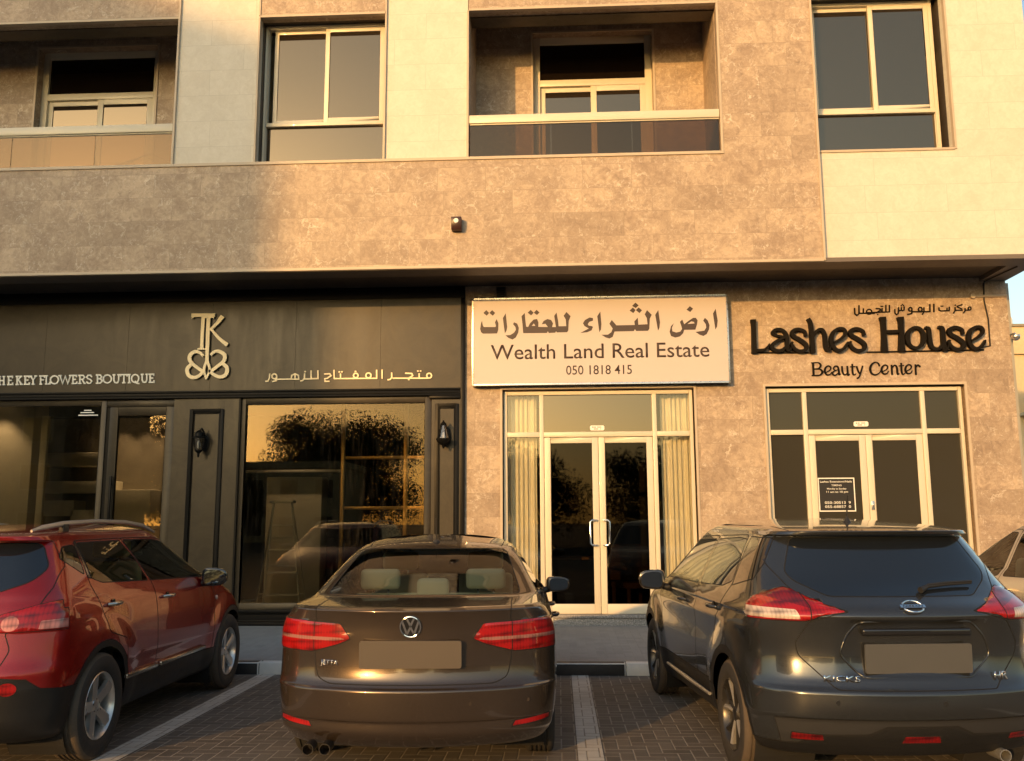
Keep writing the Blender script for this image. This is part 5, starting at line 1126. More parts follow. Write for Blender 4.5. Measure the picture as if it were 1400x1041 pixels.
# ---------------------------------------------------------------- sedan
def sedan_body():
    K = [(.20, .30, 4.38, .74, .10, .22, .22, .30), (.235, .14, 4.48, .80, .10, .24, .22, .32), (.29, .06, 4.55, .845, .11, .26, .22, .34, 'c'), (.33, .035, 4.58, .862, .11, .26, .22, .34), (.395, .028, 4.60, .872, .115, .27, .22, .34, 'c'),
         (.41, .018, 4.60, .874, .115, .27, .22, .34), (.50, .006, 4.62, .882, .12, .27, .22, .34), (.58, .0, 4.63, .887, .12, .27, .22, .34, 'c'), (.592, .022, 4.63, .888, .12, .27, .22, .34, 'c'), (.63, .045, 4.62, .888, .12, .27, .22, .34), (.70, .058, 4.57, .888, .12, .27, .22, .34),
         (.80, .060, 4.40, .887, .12, .27, .25, .34), (.88, .056, 4.15, .884, .12, .27, .3, .34, 'c'), (.94, .050, 3.90, .868, .12, .27, .3, .34), (1.00, .036, 3.60, .836, .12, .26, .3, .34), (1.035, .022, 3.42, .808, .12, .25, .3, .32, 'c'),
         (1.05, .065, 3.36, .795, .12, .25, .28, .3, 'c'), (1.060, .30, 3.30, .783, .10, .24, .26, .3), (1.072, .60, 3.25, .772, .09, .22, .25, .3, 'c'), (1.15, .80, 3.08, .728, .09, .20, .24, .28), (1.24, 1.03, 2.87, .678, .08, .19, .22, .26), (1.32, 1.26, 2.67, .628, .07, .18, .20, .24), (1.37, 1.44, 2.53, .585, .06, .17, .18, .22, 'c'),
         (1.395, 1.54, 2.45, .553, .06, .2, .16, .2), (1.42, 1.68, 2.36, .495, .06, .2, .14, .18), (1.442, 1.84, 2.24, .40, .05, .2, .1, .16), (1.456, 1.97, 2.14, .26, .03, .15, .05, .1), (1.46, 2.02, 2.10, .12, .01, .06, .02, .05)]
    def deform(p):
        for xc in (1.07, 3.72):
            d = math.hypot(p.x - xc, p.z - .32)
            if abs(p.y) > .6 and d < .52: p.y += math.copysign(.012 * max(0, 1 - ((d - .36) / .14) ** 2) if d > .22 else 0, p.y)
        return p
    bm = shell(K, .055, deform)
    arch(bm, 1.07, .32, .355); arch(bm, 3.72, .32, .355)
    for s in (1, -1):
        m = (lambda p: p) if s == 1 else mirror
        L = m([(.435, .958), (.368, .868), (.45, .832), (.615, .786), (1.0, .786), (1.0, .962), (.74, .968)])
        cut(bm, 2 if s == 1 else 3, round_poly(L, .012, 2), 'x', lambda c, n: c.x < .50)
        cut(bm, 4 if s == 1 else 5, m([(.40, .864), (.43, .874), (.99, .880), (.99, .858), (.47, .855)]), 'x', lambda c, n: c.x < .49, only=(2, 3))
        cut(bm, 22 if s == 1 else 23, m([(.30, .70), (.603, .70), (.603, 1.0), (.30, 1.0)]), 'x', lambda c, n: c.x < .49, only=(2, 3))
        cut(bm, 6, round_poly(m([(.60, .352), (.745, .36), (.83, .368), (.83, .40), (.62, .386)]), .006, 2), 'x', rear(.4))
    cut(bm, 1, round_poly([(-.595, .965), (-.60, .74), (-.575, .64), (-.50, .608), (.50, .608), (.575, .64), (.60, .74), (.595, .965), (.60, 1.0605), (-.60, 1.0605)], .03, 3), 'x', rear(.62), only=(0,))
    cut(bm, 1, [(-.1, -.60), (.60, -.60), (.60, .60), (-.1, .60)], 'z', lambda c, n: c.z > 1.036 and c.z < 1.066, only=(0, 1))
    cut(bm, 7, [(.62, -.70), (1.52, -.60), (1.52, .60), (.62, .70)][::-1] and round_poly([(-.655, 1.083), (.655, 1.083), (.625, 1.16), (.545, 1.35), (.47, 1.362), (-.47, 1.362), (-.545, 1.35), (-.625, 1.16)], .03, 3), 'x', lambda c, n: .4 < c.x < 1.8 and n.x < -.15)
    for s in (1, -1):
        cut(bm, 8, round_poly([(1.02, 1.035), (2.00, 1.012), (2.00, 1.335), (1.62, 1.33), (1.32, 1.22)], .03, 3), 'y', side(s)); cut(bm, 9, round_poly([(2.07, 1.011), (3.10, 1.0), (2.78, 1.20), (2.52, 1.325), (2.35, 1.34), (2.07, 1.337)], .03, 3), 'y', side(s))
        cut(bm, 10, round_poly([(1.30, .40), (1.40, .30), (2.03, .30), (2.03, 1.36), (1.55, 1.352), (1.18, 1.17), (.96, 1.02), (1.16, .75)], .03, 3), 'y', side(s), only=(0,)); cut(bm, 11, round_poly([(2.03, .30), (3.22, .30), (3.30, .92), (3.16, 1.01), (2.58, 1.355), (2.03, 1.36)], .03, 3), 'y', side(s), only=(0,))
        cut(bm, 13, [((.60 if s > 0 else -.60), .58), ((.86 if s > 0 else -.86), .56), ((.84 if s > 0 else -.84), .70), ((.62 if s > 0 else -.62), .70)], 'x', front(4.0))
    cut(bm, 12, [(-.6, 1.06), (.6, 1.06), (.56, 1.30), (.50, 1.335), (-.50, 1.335), (-.56, 1.30)], 'x', lambda c, n: c.x > 2.3 and n.x > .15)
    cut(bm, 14, [(-.55, .56), (.55, .56), (.55, .67), (-.55, .67)], 'x', front(4.2), only=(0,)); cut(bm, 24, [(-.6, .28), (.6, .28), (.55, .45), (-.55, .45)], 'x', front(4.2), only=(0,))
    ly = bm.faces.layers.int['tag']
    drop(bm); lamp_bulge(bm, (2, 4, 22), .007); lamp_bulge(bm, (3, 5, 23), .007)
    return bm
def sedan(paint, label, group, detailed=True):
    t = thing('sedan_car', label, 'car', group=group)
    bm = sedan_body()
    T = {0: ('body', paint), 1: ('boot_lid', paint), 2: ('tail_lamp', M['red_lens']), 3: ('tail_lamp', M['red_lens']), 4: ('lamp_strip', M['strip_lens']), 5: ('lamp_strip', M['strip_lens']), 6: ('reflector', M['red_lens']), 7: ('rear_window', M['car_glass']), 8: ('rear_side_window', M['car_glass_side']), 9: ('front_side_window', M['car_glass_side']), 10: ('rear_door', paint), 11: ('front_door', paint), 12: ('windscreen', M['car_glass']), 13: ('headlamp', M['clear_lens']), 14: ('grille', M['plastic']), 24: ('lower_grille', M['plastic']), 22: ('boot_lamp', M['red_lens']), 23: ('boot_lamp', M['red_lens'])}
    P = finish(bm, t, T, lambda a, b: not ({a, b} <= {2, 4} or {a, b} <= {3, 5} or {a, b} <= {22, 4} or {a, b} <= {23, 5}))
    for a, b in ((4, 2), (5, 3)): P[a].parent = P[b]
    solid = [P[k] for k in P]
    underbody(t, .50, 4.3, .80, .235, ((1.07, .32), (3.72, .32)), .355, .72)
    for x in (1.07, 3.72):
        for s in (1, -1): wheel(t, x, s * .775, .316, .316, .205, .215, 'ten')
    for s in (1, -1):
        mirror_pod(t, 2.86, s * .985, 1.0, .105, .068, paint)
        handle(t, solid, 1.42, .88, s, paint); handle(t, solid, 2.40, .87, s, paint)
    # black roof seams
    for s in (1, -1): roof_seam(t, solid, s, ((1.58, .505), (1.75, .515), (2.0, .52), (2.25, .515), (2.42, .50)))
    interior(t, M['seat_cream'], [(1.78, [0], 1.25, .56), (2.62, [-.36, .36], .5, .66)], .36, 3.02, .93)
    MB().prism([(.72 * CS, 1.02), (1.36 * CS, 1.02), (1.36 * CS, 1.0), (.72 * CS, 1.0)], 'y', -.62, .62).build('parcel_shelf', M['seat_cream'], t)
    # aerial
    mb = MB(); mb.lathe([(.03, 0), (.022, .018), (.008, .022)], (0, 0, 0), 'z', 12); mb.tube([(0, 0, .02), (-.045, 0, .19)], [.0045, .003], 6)
    h = on_surface(solid, (1.60, 0, 2), (0, 0, -1)); o = mb.build('antenna', M['black_matt'], t, smooth=50); o.location = h[1] - Vector((0, 0, .003))
    # number plate (blank in the photograph), emblem, lettering, exhausts
    plate(t, solid, .305, -.305, .702, .862, M['plate_brown'])
    if detailed:
        loc, nor = badge_frame(solid, 0, .945); r = .062
        mb = MB(); mb.lathe([(r * 1.06, .002), (r * 1.06, -.004), (.001, -.004)], (0, 0, 0), 'x', 32, 1)
        mb.tube([(-.007, r * math.cos(a), r * math.sin(a)) for a in [2 * math.pi * k / 32 for k in range(32)]], .0055, 8, closed=True)
        def bar(p, q, wd=.012):
            d = Vector((q[0] - p[0], q[1] - p[1])).normalized(); n = Vector((-d.y, d.x)) * wd / 2
            mb.prism([(p[0] + n.x, p[1] + n.y), (q[0] + n.x, q[1] + n.y), (q[0] - n.x, q[1] - n.y), (p[0] - n.x, p[1] - n.y)], 'x', -.0085, -.004)
        for sgn in (1, -1):
            bar((sgn * .024, .055), (0, .006)); bar((sgn * .050, .034), (sgn * .022, -.045)); bar((sgn * .022, -.045), (0, -.002))
        stick(t, 'emblem', mb, [M['chrome'], M['gloss_black']], loc + nor * .003, math.asin(nor.z))
        rear_text(t, 'lettering', 'JETTA', .56, .44, .712, solid, M['chrome'], .028)
    mb = MB()
    for y in (.50, .60): mb.lathe([(.034, .02), (.034, -.10), (.030, -.10), (.028, .02)], (.15 * CS, y * CS, .243 * CS), 'x', 20, cap=False)
    mb.build('exhaust_pipe', M['alloy_dark'], t, smooth=40)
    mb = MB()
    for y in (.36, -.36, .70, -.70):
        h = on_surface(solid, (-1, y, .50), (1, 0, 0))
        if h: mb.lathe([(.011, .003), (.011, -.0035), (.008, -.0035)], h[1], 'x', 12)
    mb.build('parking_sensor', paint, t, smooth=40)
    return t
# ---------------------------------------------------------------- dark grey crossover
def crossover(label, group):
    paint = M['grey_paint']; t = thing('crossover_car', label, 'car', group=group)
    K = [(.20, .30, 4.0, .74, .08, .20, .22, .30), (.24, .15, 4.12, .80, .09, .22, .22, .32), (.30, .09, 4.18, .835, .09, .22, .22, .34, 'c'), (.36, .055, 4.2, .85, .09, .23, .22, .34), (.445, .03, 4.24, .862, .09, .23, .22, .34, 'c'), (.462, .018, 4.25, .868, .09, .23, .22, .34),
         (.52, .0, 4.27, .874, .10, .24, .22, .34), (.60, .004, 4.28, .879, .10, .24, .22, .34, 'c'), (.625, .035, 4.28, .880, .10, .24, .22, .34, 'c'), (.68, .062, 4.27, .880, .10, .24, .22, .34), (.80, .080, 4.18, .874, .10, .24, .24, .34), (.925, .070, 4.0, .884, .10, .24, .28, .34, 'c'), (.995, .048, 3.84, .862, .10, .24, .3, .34, 'c'), (1.02, .046, 3.76, .864, .10, .24, .3, .34),
         (1.06, .075, 3.56, .852, .10, .25, .3, .32), (1.11, .15, 3.38, .832, .10, .25, .28, .3, 'c'), (1.20, .27, 3.18, .790, .09, .22, .26, .28), (1.30, .36, 2.98, .742, .08, .20, .24, .26), (1.40, .44, 2.78, .69, .07, .18, .22, .24), (1.465, .49, 2.64, .65, .06, .17, .2, .22, 'c'), (1.472, .40, 2.62, .645, .06, .17, .2, .22, 'c'), (1.492, .385, 2.58, .628, .06, .18, .2, .22, 'c'),
         (1.515, .56, 2.50, .585, .06, .2, .18, .2), (1.54, .86, 2.36, .50, .06, .2, .14, .18), (1.56, 1.2, 2.2, .38, .05, .2, .1, .16), (1.572, 1.5, 2.0, .22, .03, .12, .05, .1), (1.576, 1.65, 1.85, .10, .01, .05, .02, .05)]
    def deform(p):
        for xc in (.83, 3.44):
            d = math.hypot(p.x - xc, p.z - .34)
            if abs(p.y) > .6 and d < .60: p.y += math.copysign(.028 * max(0, 1 - ((d - .42) / .17) ** 2) if d > .25 else .0, p.y)
        # pressed-in number plate bay
        if p.x < .3 and p.z < 1.05:
            e = min(.40 - abs(p.y + .02), p.z - .665, 1.0 - p.z, (.99 - p.z) * .9 + .05)
            if e > 0: p.x += min(.028, e * .9)
        # shoulder over the rear wheel
        if p.x < 1.6 and abs(p.y) > .5: p.y += math.copysign(.014 * math.exp(-((p.z - 1.0) / .09) ** 2) * max(0, 1 - p.x / 1.6), p.y)
        return p
    bm = shell(K, .05, deform); arch(bm, .83, .34, .375); arch(bm, 3.44, .34, .375)
    for s in (1, -1):
        m = (lambda p: p) if s == 1 else mirror
        L = m([(.375, 1.038), (.50, 1.085), (.62, 1.155), (.78, 1.215), (1.0, 1.20), (1.0, 1.085), (.885, .985), (.60, .985), (.56, .998), (.52, 1.018)])
        cut(bm, 2 if s == 1 else 3, round_poly(L, .012, 2), 'x', lambda c, n: c.x < .56)
        cut(bm, 4 if s == 1 else 5, round_poly(m([(.625, .998), (.645, 1.043), (.865, 1.052), (.875, 1.0)]), .008, 2), 'x', lambda c, n: c.x < .45, only=(2, 3))
        cut(bm, 22 if s == 1 else 23, m([(.30, .90), (.585, .90), (.565, 1.06), (.60, 1.20), (.30, 1.20)]), 'x', lambda c, n: c.x < .6, only=(2, 3))
        cut(bm, 25 if s == 1 else 26, m([(.60, 1.20), (.565, 1.05), (.80, 1.115), (1.1, 1.10), (1.1, 1.30)]), 'x', lambda c, n: c.x < .6, only=(2, 3))
        for tg in (2, 3, 25, 26): cut(bm, 0, [(.27, 1.35), (.9, 1.35), (.9, .85), (.36, .85), (.39, .955), (.50, 1.065), (.33, 1.195)], 'y', lambda c, n, s=s: c.y * s > .5 and abs(n.y) > .35, only=(tg,))
        cut(bm, 6, round_poly(m([(.53, .325), (.70, .325), (.70, .368), (.54, .362)]), .006, 2), 'x', rear(.4))
    cut(bm, 15, [(-1, .10), (1, .10), (1, .30), (.66, .30), (.58, .355), (.30, .365), (.20, .41), (-.20, .41), (-.30, .365), (-.58, .355), (-.66, .30), (-1, .30)], 'x', rear(.55), only=(0,))
    cut(bm, 16, [(.74, .30), (.66, .305), (.58, .360), (.30, .370), (.20, .415), (-.20, .415), (-.30, .370), (-.58, .360), (-.66, .305), (-.74, .30), (-.78, .44), (-.70, .452), (.70, .452), (.78, .44)], 'x', rear(.4), only=(0,))
    cut(bm, 6, round_poly([(.115, .318), (.10, .362), (-.10, .362), (-.115, .318)], .006, 2), 'x', rear(.4))
    cut(bm, 1, round_poly([(-.58, .985), (-.655, .86), (-.64, .79), (-.46, .612), (.46, .612), (.64, .79), (.655, .86), (.58, .985), (.42, 1.03), (.36, 1.04), (.50, 1.085), (.62, 1.155), (.70, 1.30), (.60, 1.468), (-.60, 1.468), (-.70, 1.30), (-.62, 1.155), (-.50, 1.085), (-.36, 1.04), (-.42, 1.03)], .02, 2), 'x', lambda c, n: c.x < .75 and n.x < -.1, only=(0,))
    cut(bm, 7, round_poly([(-.435, 1.118), (.435, 1.118), (.585, 1.20), (.618, 1.25), (.53, 1.455), (-.53, 1.455), (-.618, 1.25), (-.585, 1.20)], .03, 3), 'x', lambda c, n: c.x < .8 and n.x < -.1)
    for s in (1, -1):
        cut(bm, 17, [(.56, 1.20), (.90, 1.14), (.95, 1.455), (.56, 1.45)], 'y', lambda c, n, s=s: c.y * s > .35 and n.y * s > .3 and c.z > 1.1 and c.x > .40, only=(0,))
        cut(bm, 8, round_poly([(.93, 1.165), (1.10, 1.125), (1.70, 1.105), (1.70, 1.425), (1.2, 1.445), (1.0, 1.435)], .025, 3), 'y', side(s)); cut(bm, 9, round_poly([(1.77, 1.10), (2.98, 1.085), (2.72, 1.27), (2.45, 1.40), (1.77, 1.425)], .03, 3), 'y', side(s))
        cut(bm, 18, [(1.0, .20), (3.2, .20), (3.13, .47), (1.16, .47)], 'y', side(s), only=(0,))
        for xc in (.83, 3.44):
            ring = [(xc + .425 * math.cos(a), .34 + .425 * math.sin(a)) for a in [2 * math.pi * k / 36 for k in range(36)]]; cut(bm, 18, ring, 'y', lambda c, n, s=s: c.y * s > .45, only=(0,))
        cut(bm, 10, round_poly([(1.22, .47), (1.735, .47), (1.735, 1.45), (1.02, 1.465), (.90, 1.15), (1.20, .80)], .03, 3), 'y', side(s), only=(0,)); cut(bm, 11, round_poly([(1.735, .47), (2.97, .47), (3.02, .95), (2.98, 1.09), (2.50, 1.43), (1.735, 1.45)], .03, 3), 'y', side(s), only=(0,))
        cut(bm, 13, [((.55 if s > 0 else -.55), .74), ((.86 if s > 0 else -.86), .76), ((.86 if s > 0 else -.86), .90), ((.60 if s > 0 else -.60), .84)], 'x', front(3.7), only=(0,))
    cut(bm, 12, [(-.66, 1.12), (.66, 1.12), (.58, 1.40), (.54, 1.445), (-.54, 1.445), (-.58, 1.40)], 'x', lambda c, n: c.x > 2.2 and n.x > .15)
    cut(bm, 14, [(-.40, .60), (.40, .60), (.48, .78), (-.48, .78)], 'x', front(3.9), only=(0,)); cut(bm, 24, [(-.6, .30), (.6, .30), (.55, .48), (-.55, .48)], 'x', front(3.9), only=(0,))
    drop(bm); lamp_bulge(bm, (2, 4, 22, 25), .010); lamp_bulge(bm, (3, 5, 23, 26), .010)
    T = {0: ('body', paint), 1: ('tailgate', paint), 2: ('tail_lamp', M['red_lens']), 3: ('tail_lamp', M['red_lens']), 4: ('reverse_lamp', M['clear_lens']), 5: ('reverse_lamp', M['clear_lens']), 6: ('reflector', M['dark_red_lens']), 7: ('rear_window', M['privacy_glass']), 8: ('rear_side_window', M['privacy_glass']), 9: ('front_side_window', M['privacy_glass']), 10: ('rear_door', paint), 11: ('front_door', paint), 12: ('windscreen', M['privacy_glass']), 13: ('headlamp', M['clear_lens']), 14: ('grille', M['plastic']), 24: ('lower_grille', M['plastic']), 15: ('lower_bumper', M['plastic']), 16: ('skid_plate', M['silver_trim_dark']), 17: ('pillar_trim', M['gloss_black']), 18: ('cladding', M['plastic']), 22: ('tailgate_lamp', M['red_lens']), 23: ('tailgate_lamp', M['red_lens']), 25: ('upper_lens', M['dark_red_lens']), 26: ('upper_lens', M['dark_red_lens'])}
    P = finish(bm, t, T, lambda a, b: not ({a, b} <= {2, 4, 25} or {a, b} <= {3, 5, 26}))
    for a, b in ((25, 2), (26, 3)):
        if a in P: P[a].parent = P[b]
    for a, b in ((4, 2), (5, 3)): P[a].parent = P[b]
    solid = list(P.values())
    underbody(t, .55, 3.9, .83, .26, ((.83, .34), (3.44, .34)), .375, .74)
    for x in (.83, 3.44):
        for s in (1, -1): wheel(t, x, s * .785, .338, .338, .205, .222, 'turbine', dusty=True)
    for s in (1, -1):
        mirror_pod(t, 2.78, s * 1.0, 1.06, .115, .085, M['gloss_black'])
        handle(t, solid, 1.20, .98, s, paint); handle(t, solid, 2.12, .955, s, paint)
        roof_seam(t, solid, s, ((.55, .54), (.8, .55), (1.2, .555), (1.7, .55), (2.1, .545), (2.4, .53)))
        mb = MB(); mb.tube([Vector((x, s * .888, z)) * CS for x, z in ((1.32, .375), (2.0, .37), (2.75, .37))], [.012, .016, .012], 8); mb.build('sill_strip', M['silver_trim'], t, smooth=50)
    # aerial, wiper, plate bay, emblem, lettering, sensors
    h = on_surface(solid, (.95, .0, 2), (0, 0, -1)); mb = MB(); mb.lathe([(.034, 0), (.02, .016), (.009, .036), (.006, .05)], (0, 0, 0), 'z', 14); mb.tube([(0, 0, .045), (-.04, 0, .19)], [.006, .004], 6)
    o = mb.build('antenna', M['black_matt'], t, smooth=30); o.location = h[1] - Vector((0, 0, .006))
    mb = MB(); pts = []
    for y, z in ((-.10, 1.135), (-.16, 1.155), (-.28, 1.165), (-.46, 1.17)):
        h = on_surface(solid, (-1, y, z), (1, 0, 0)); pts.append(h[1] + h[2] * .022)
    mb.tube(pts, [.020, .013, .010, .007], 8); pts2 = [p + Vector((-.004, 0, .010)) for p in pts[1:]]; mb.tube(pts2, .007, 6)
    mb.build('rear_wiper', M['black_matt'], t, smooth=50)
    plate(t, solid, .285, -.335, .695, .86, M['plate_grey'])
    mb = MB(); pts = []
    for y, z in round_poly([(.31, .985), (.385, .90), (.425, .80), (.30, .672), (-.34, .672), (-.465, .80), (-.425, .90), (-.35, .985)], .04, 4):
        h = on_surface(solid, (-1, y, z), (1, 0, 0)); pts.append(h[1] + h[2] * .001)
    mb.tube(pts, .006, 6, closed=True); mb.build('plate_bay_edge', paint, t, smooth=60)
    mb = MB(); mb.box(-.02, .03, -.33 * CS, .30 * CS, -.018, .022); loc, nor = badge_frame(solid, 0, .925); o = mb.build('tailgate_handle', M['gloss_black'], t, bevel=.012, seg=3); o.location = loc + Vector((-.01, 0, 0))
    loc, nor = badge_frame(solid, 0, 1.062); mb = MB(); rx, rz = .060, .048
    for a0, a1 in ((.12, .88), (1.12, 1.88)): mb.tube([(-.006, rx * math.cos(a) * (1.02), rz * math.sin(a)) for a in [math.pi * (a0 + (a1 - a0) * k / 16) for k in range(17)]], [.0045] + [.007] * 15 + [.0045], 8)
    mb.prism([(-.074, -.012), (.074, -.012), (.074, .012), (-.074, .012)], 'x', -.010, .0)
    e = stick(t, 'emblem', mb, [M['chrome']], loc + nor * .004, math.asin(max(-1, min(1, nor.z))), 45)
    tx = text_obj('emblem_lettering', 'NISSAN', -.058, .058, -.006, -.0105, M['gloss_black'], e, .012, .0008); tx.rotation_euler = (0, 0, -math.pi / 2)
    rear_text(t, 'lettering', 'KICKS', .525, .325, .655, solid, M['chrome'], .032)
    rear_text(t, 'lettering', 'HR', -.46, -.55, .655, solid, M['chrome'], .045)
    mb = MB()
    for y in (.47, -.12):
        h = on_surface(solid, (-1, y, .545), (1, 0, 0)); mb.lathe([(.014, .003), (.014, -.003), (.010, -.003)], h[1], 'x', 14)
    mb.build('parking_sensor', M['plastic'], t, smooth=40)
    mb = MB(); mb.lathe([(.035, .1), (.035, -.06), (.03, -.06), (.03, .1)], (.20, -.52, .235), 'x', 20, cap=False); mb.build('exhaust_pipe', M['silver_trim'], t, smooth=40)
    return t
M['silver_trim_dark'] = plain('dark_silver_trim', (.055, .056, .058), .42, .5, .06)

# ---------------------------------------------------------------- red crossover
def red_car(label, group):
    paint = M['red_paint']; t = thing('crossover_car', label, 'car', group=group)
    K = [(.21, .32, 4.0, .74, .08, .20, .22, .30), (.25, .14, 4.14, .81, .09, .22, .22, .32), (.34, .06, 4.22, .85, .09, .23, .22, .34), (.46, .025, 4.27, .868, .10, .24, .22, .34), (.565, .012, 4.29, .878, .10, .24, .22, .34, 'c'), (.60, .0, 4.30, .886, .11, .25, .22, .34), (.66, .002, 4.30, .890, .11, .25, .22, .34),
         (.74, .03, 4.27, .890, .11, .25, .24, .34), (.85, .05, 4.18, .888, .11, .25, .26, .34), (.95, .062, 4.0, .880, .11, .25, .28, .34), (1.02, .075, 3.80, .868, .11, .25, .3, .34), (1.08, .092, 3.56, .848, .11, .25, .3, .32, 'c'), (1.14, .12, 3.34, .822, .10, .24, .28, .3), (1.23, .19, 3.12, .780, .09, .22, .26, .28), (1.33, .27, 2.90, .73, .08, .20, .24, .26), (1.42, .35, 2.70, .68, .07, .18, .22, .24), (1.45, .38, 2.62, .662, .06, .17, .2, .22, 'c'),
         (1.456, .28, 2.60, .655, .06, .17, .2, .22, 'c'), (1.48, .265, 2.54, .635, .06, .18, .2, .22, 'c'), (1.505, .44, 2.46, .59, .06, .2, .18, .2), (1.53, .74, 2.32, .50, .06, .2, .14, .18), (1.55, 1.1, 2.1, .36, .05, .2, .1, .16), (1.558, 1.35, 1.9, .22, .03, .12, .05, .1), (1.56, 1.5, 1.75, .10, .01, .05, .02, .05)]
    def deform(p):
        for xc in (.87, 3.50):
            d = math.hypot(p.x - xc, p.z - .345)
            if abs(p.y) > .6 and d < .62: p.y += math.copysign(.022 * max(0, 1 - ((d - .42) / .19) ** 2) if d > .25 else .0, p.y)
        return p
    bm = shell(K, .055, deform); arch(bm, .87, .345, .385); arch(bm, 3.50, .345, .385)
    for s in (1, -1):
        m = (lambda p: p) if s == 1 else mirror
        L = m([(.48, .93), (.56, 1.01), (.78, 1.075), (1.0, 1.12), (1.0, 1.0), (.93, .905), (.55, .905)])
        cut(bm, 2 if s == 1 else 3, round_poly(L, .014, 2), 'x', lambda c, n: c.x < .42)
        cut(bm, 4 if s == 1 else 5, round_poly(m([(.755, .915), (.76, .965), (.90, .97), (.91, .915)]), .008, 2), 'x', lambda c, n: c.x < .42, only=(2, 3))
        cut(bm, 19 if s == 1 else 20, [((.62 if s > 0 else -.62) + .045 * math.cos(a), .955 + .045 * math.sin(a)) for a in [2 * math.pi * k / 14 for k in range(14)]], 'x', rear(.3), only=(2, 3))
        cut(bm, 6, [((.655 if s > 0 else -.655) + .05 * math.cos(a), .575 + .042 * math.sin(a)) for a in [2 * math.pi * k / 16 for k in range(16)]], 'x', rear(.4))
    cut(bm, 15, [(-1, .1), (1, .1), (1, .52), (.80, .565), (.74, .625), (.60, .645), (-.60, .645), (-.74, .625), (-.80, .565), (-1, .52)], 'x', rear(.60), only=(0,))
    cut(bm, 1, round_poly([(-.60, .905), (-.64, .80), (-.60, .70), (.60, .70), (.64, .80), (.60, .905), (.71, .905), (.735, 1.055), (.765, 1.16), (.745, 1.29), (.64, 1.453), (-.64, 1.453), (-.745, 1.29), (-.765, 1.16), (-.735, 1.055), (-.71, .905)], .02, 2), 'x', lambda c, n: c.x < .6 and n.x < -.1, only=(0,))
    cut(bm, 7, round_poly([(-.50, 1.135), (.50, 1.135), (.66, 1.20), (.705, 1.28), (.61, 1.438), (-.61, 1.438), (-.705, 1.28), (-.66, 1.20)], .04, 3), 'x', lambda c, n: c.x < .7 and n.x < -.1)
    for s in (1, -1):
        cut(bm, 8, round_poly([(.53, 1.335), (.60, 1.30), (.76, 1.215), (.785, 1.42), (.62, 1.41)], .03, 3), 'y', side(s)); cut(bm, 9, round_poly([(.83, 1.19), (.95, 1.155), (1.68, 1.125), (1.60, 1.30), (1.48, 1.435), (.83, 1.43)], .015, 2), 'y', side(s)); cut(bm, 21, round_poly([(1.735, 1.122), (2.92, 1.085), (2.62, 1.265), (2.35, 1.39), (2.1, 1.432), (1.54, 1.437)], .03, 3), 'y', side(s))
        cut(bm, 17, [(.79, 1.20), (.825, 1.19), (.825, 1.44), (.79, 1.43)], 'y', side(s), only=(0,))
        cut(bm, 18, [(1.0, .20), (3.3, .20), (3.2, .435), (1.2, .455)], 'y', side(s), only=(0,))
        for xc in (.87, 3.50):
            ring = [(xc + .43 * math.cos(a), .345 + .43 * math.sin(a)) for a in [2 * math.pi * k / 36 for k in range(36)]]; cut(bm, 18, ring, 'y', lambda c, n, s=s: c.y * s > .45, only=(0,))
        cut(bm, 10, round_poly([(1.24, .46), (1.815, .45), (1.74, 1.10), (1.52, 1.45), (.80, 1.445), (.78, 1.15), (.93, .82), (1.2, .75)], .02, 2), 'y', side(s), only=(0,)); cut(bm, 11, round_poly([(1.815, .45), (3.03, .44), (3.06, .88), (2.98, 1.06), (2.42, 1.40), (2.1, 1.448), (1.52, 1.45), (1.74, 1.10)], .02, 2), 'y', side(s), only=(0,))
        cut(bm, 13, [((.50 if s > 0 else -.50), .78), ((.88 if s > 0 else -.88), .80), ((.88 if s > 0 else -.88), .96), ((.58 if s > 0 else -.58), .88)], 'x', front(3.7), only=(0,))
    cut(bm, 12, [(-.66, 1.12), (.66, 1.12), (.58, 1.38), (.54, 1.43), (-.54, 1.43), (-.58, 1.38)], 'x', lambda c, n: c.x > 2.1 and n.x > .15)
    cut(bm, 14, [(-.45, .62), (.45, .62), (.50, .78), (-.50, .78)], 'x', front(3.9), only=(0,)); cut(bm, 24, [(-.6, .30), (.6, .30), (.55, .50), (-.55, .50)], 'x', front(3.9), only=(0,))
    drop(bm); lamp_bulge(bm, (2, 4, 19), .012); lamp_bulge(bm, (3, 5, 20), .012)
    T = {0: ('body', paint), 1: ('tailgate', paint), 2: ('tail_lamp', M['red_lens']), 3: ('tail_lamp', M['red_lens']), 4: ('reverse_lamp', M['red_clear_lens']), 5: ('reverse_lamp', M['red_clear_lens']), 6: ('reflector', M['red_lens']), 7: ('rear_window', M['privacy_glass']), 8: ('quarter_window', M['car_glass_side']), 9: ('rear_side_window', M['car_glass_side']), 21: ('front_side_window', M['car_glass_side']), 10: ('rear_door', paint), 11: ('front_door', paint), 12: ('windscreen', M['car_glass']), 13: ('headlamp', M['clear_lens']), 14: ('grille', M['plastic']), 24: ('lower_grille', M['plastic']), 15: ('lower_bumper', M['plastic']), 17: ('pillar_trim', M['gloss_black']), 18: ('cladding', M['plastic']), 19: ('round_lamp', M['red_clear_lens']), 20: ('round_lamp', M['red_clear_lens'])}
    P = finish(bm, t, T, lambda a, b: not ({a, b} <= {2, 4, 19} or {a, b} <= {3, 5, 20}))
    for a, b in ((4, 2), (5, 3), (19, 2), (20, 3)):
        if a in P: P[a].parent = P[b]
    solid = list(P.values())
    underbody(t, .55, 3.95, .83, .27, ((.87, .345), (3.50, .345)), .385, .74)
    for x in (.87, 3.50):
        for s in (1, -1): wheel(t, x, s * .79, .345, .345, .225, .222, 'five', dusty=True)
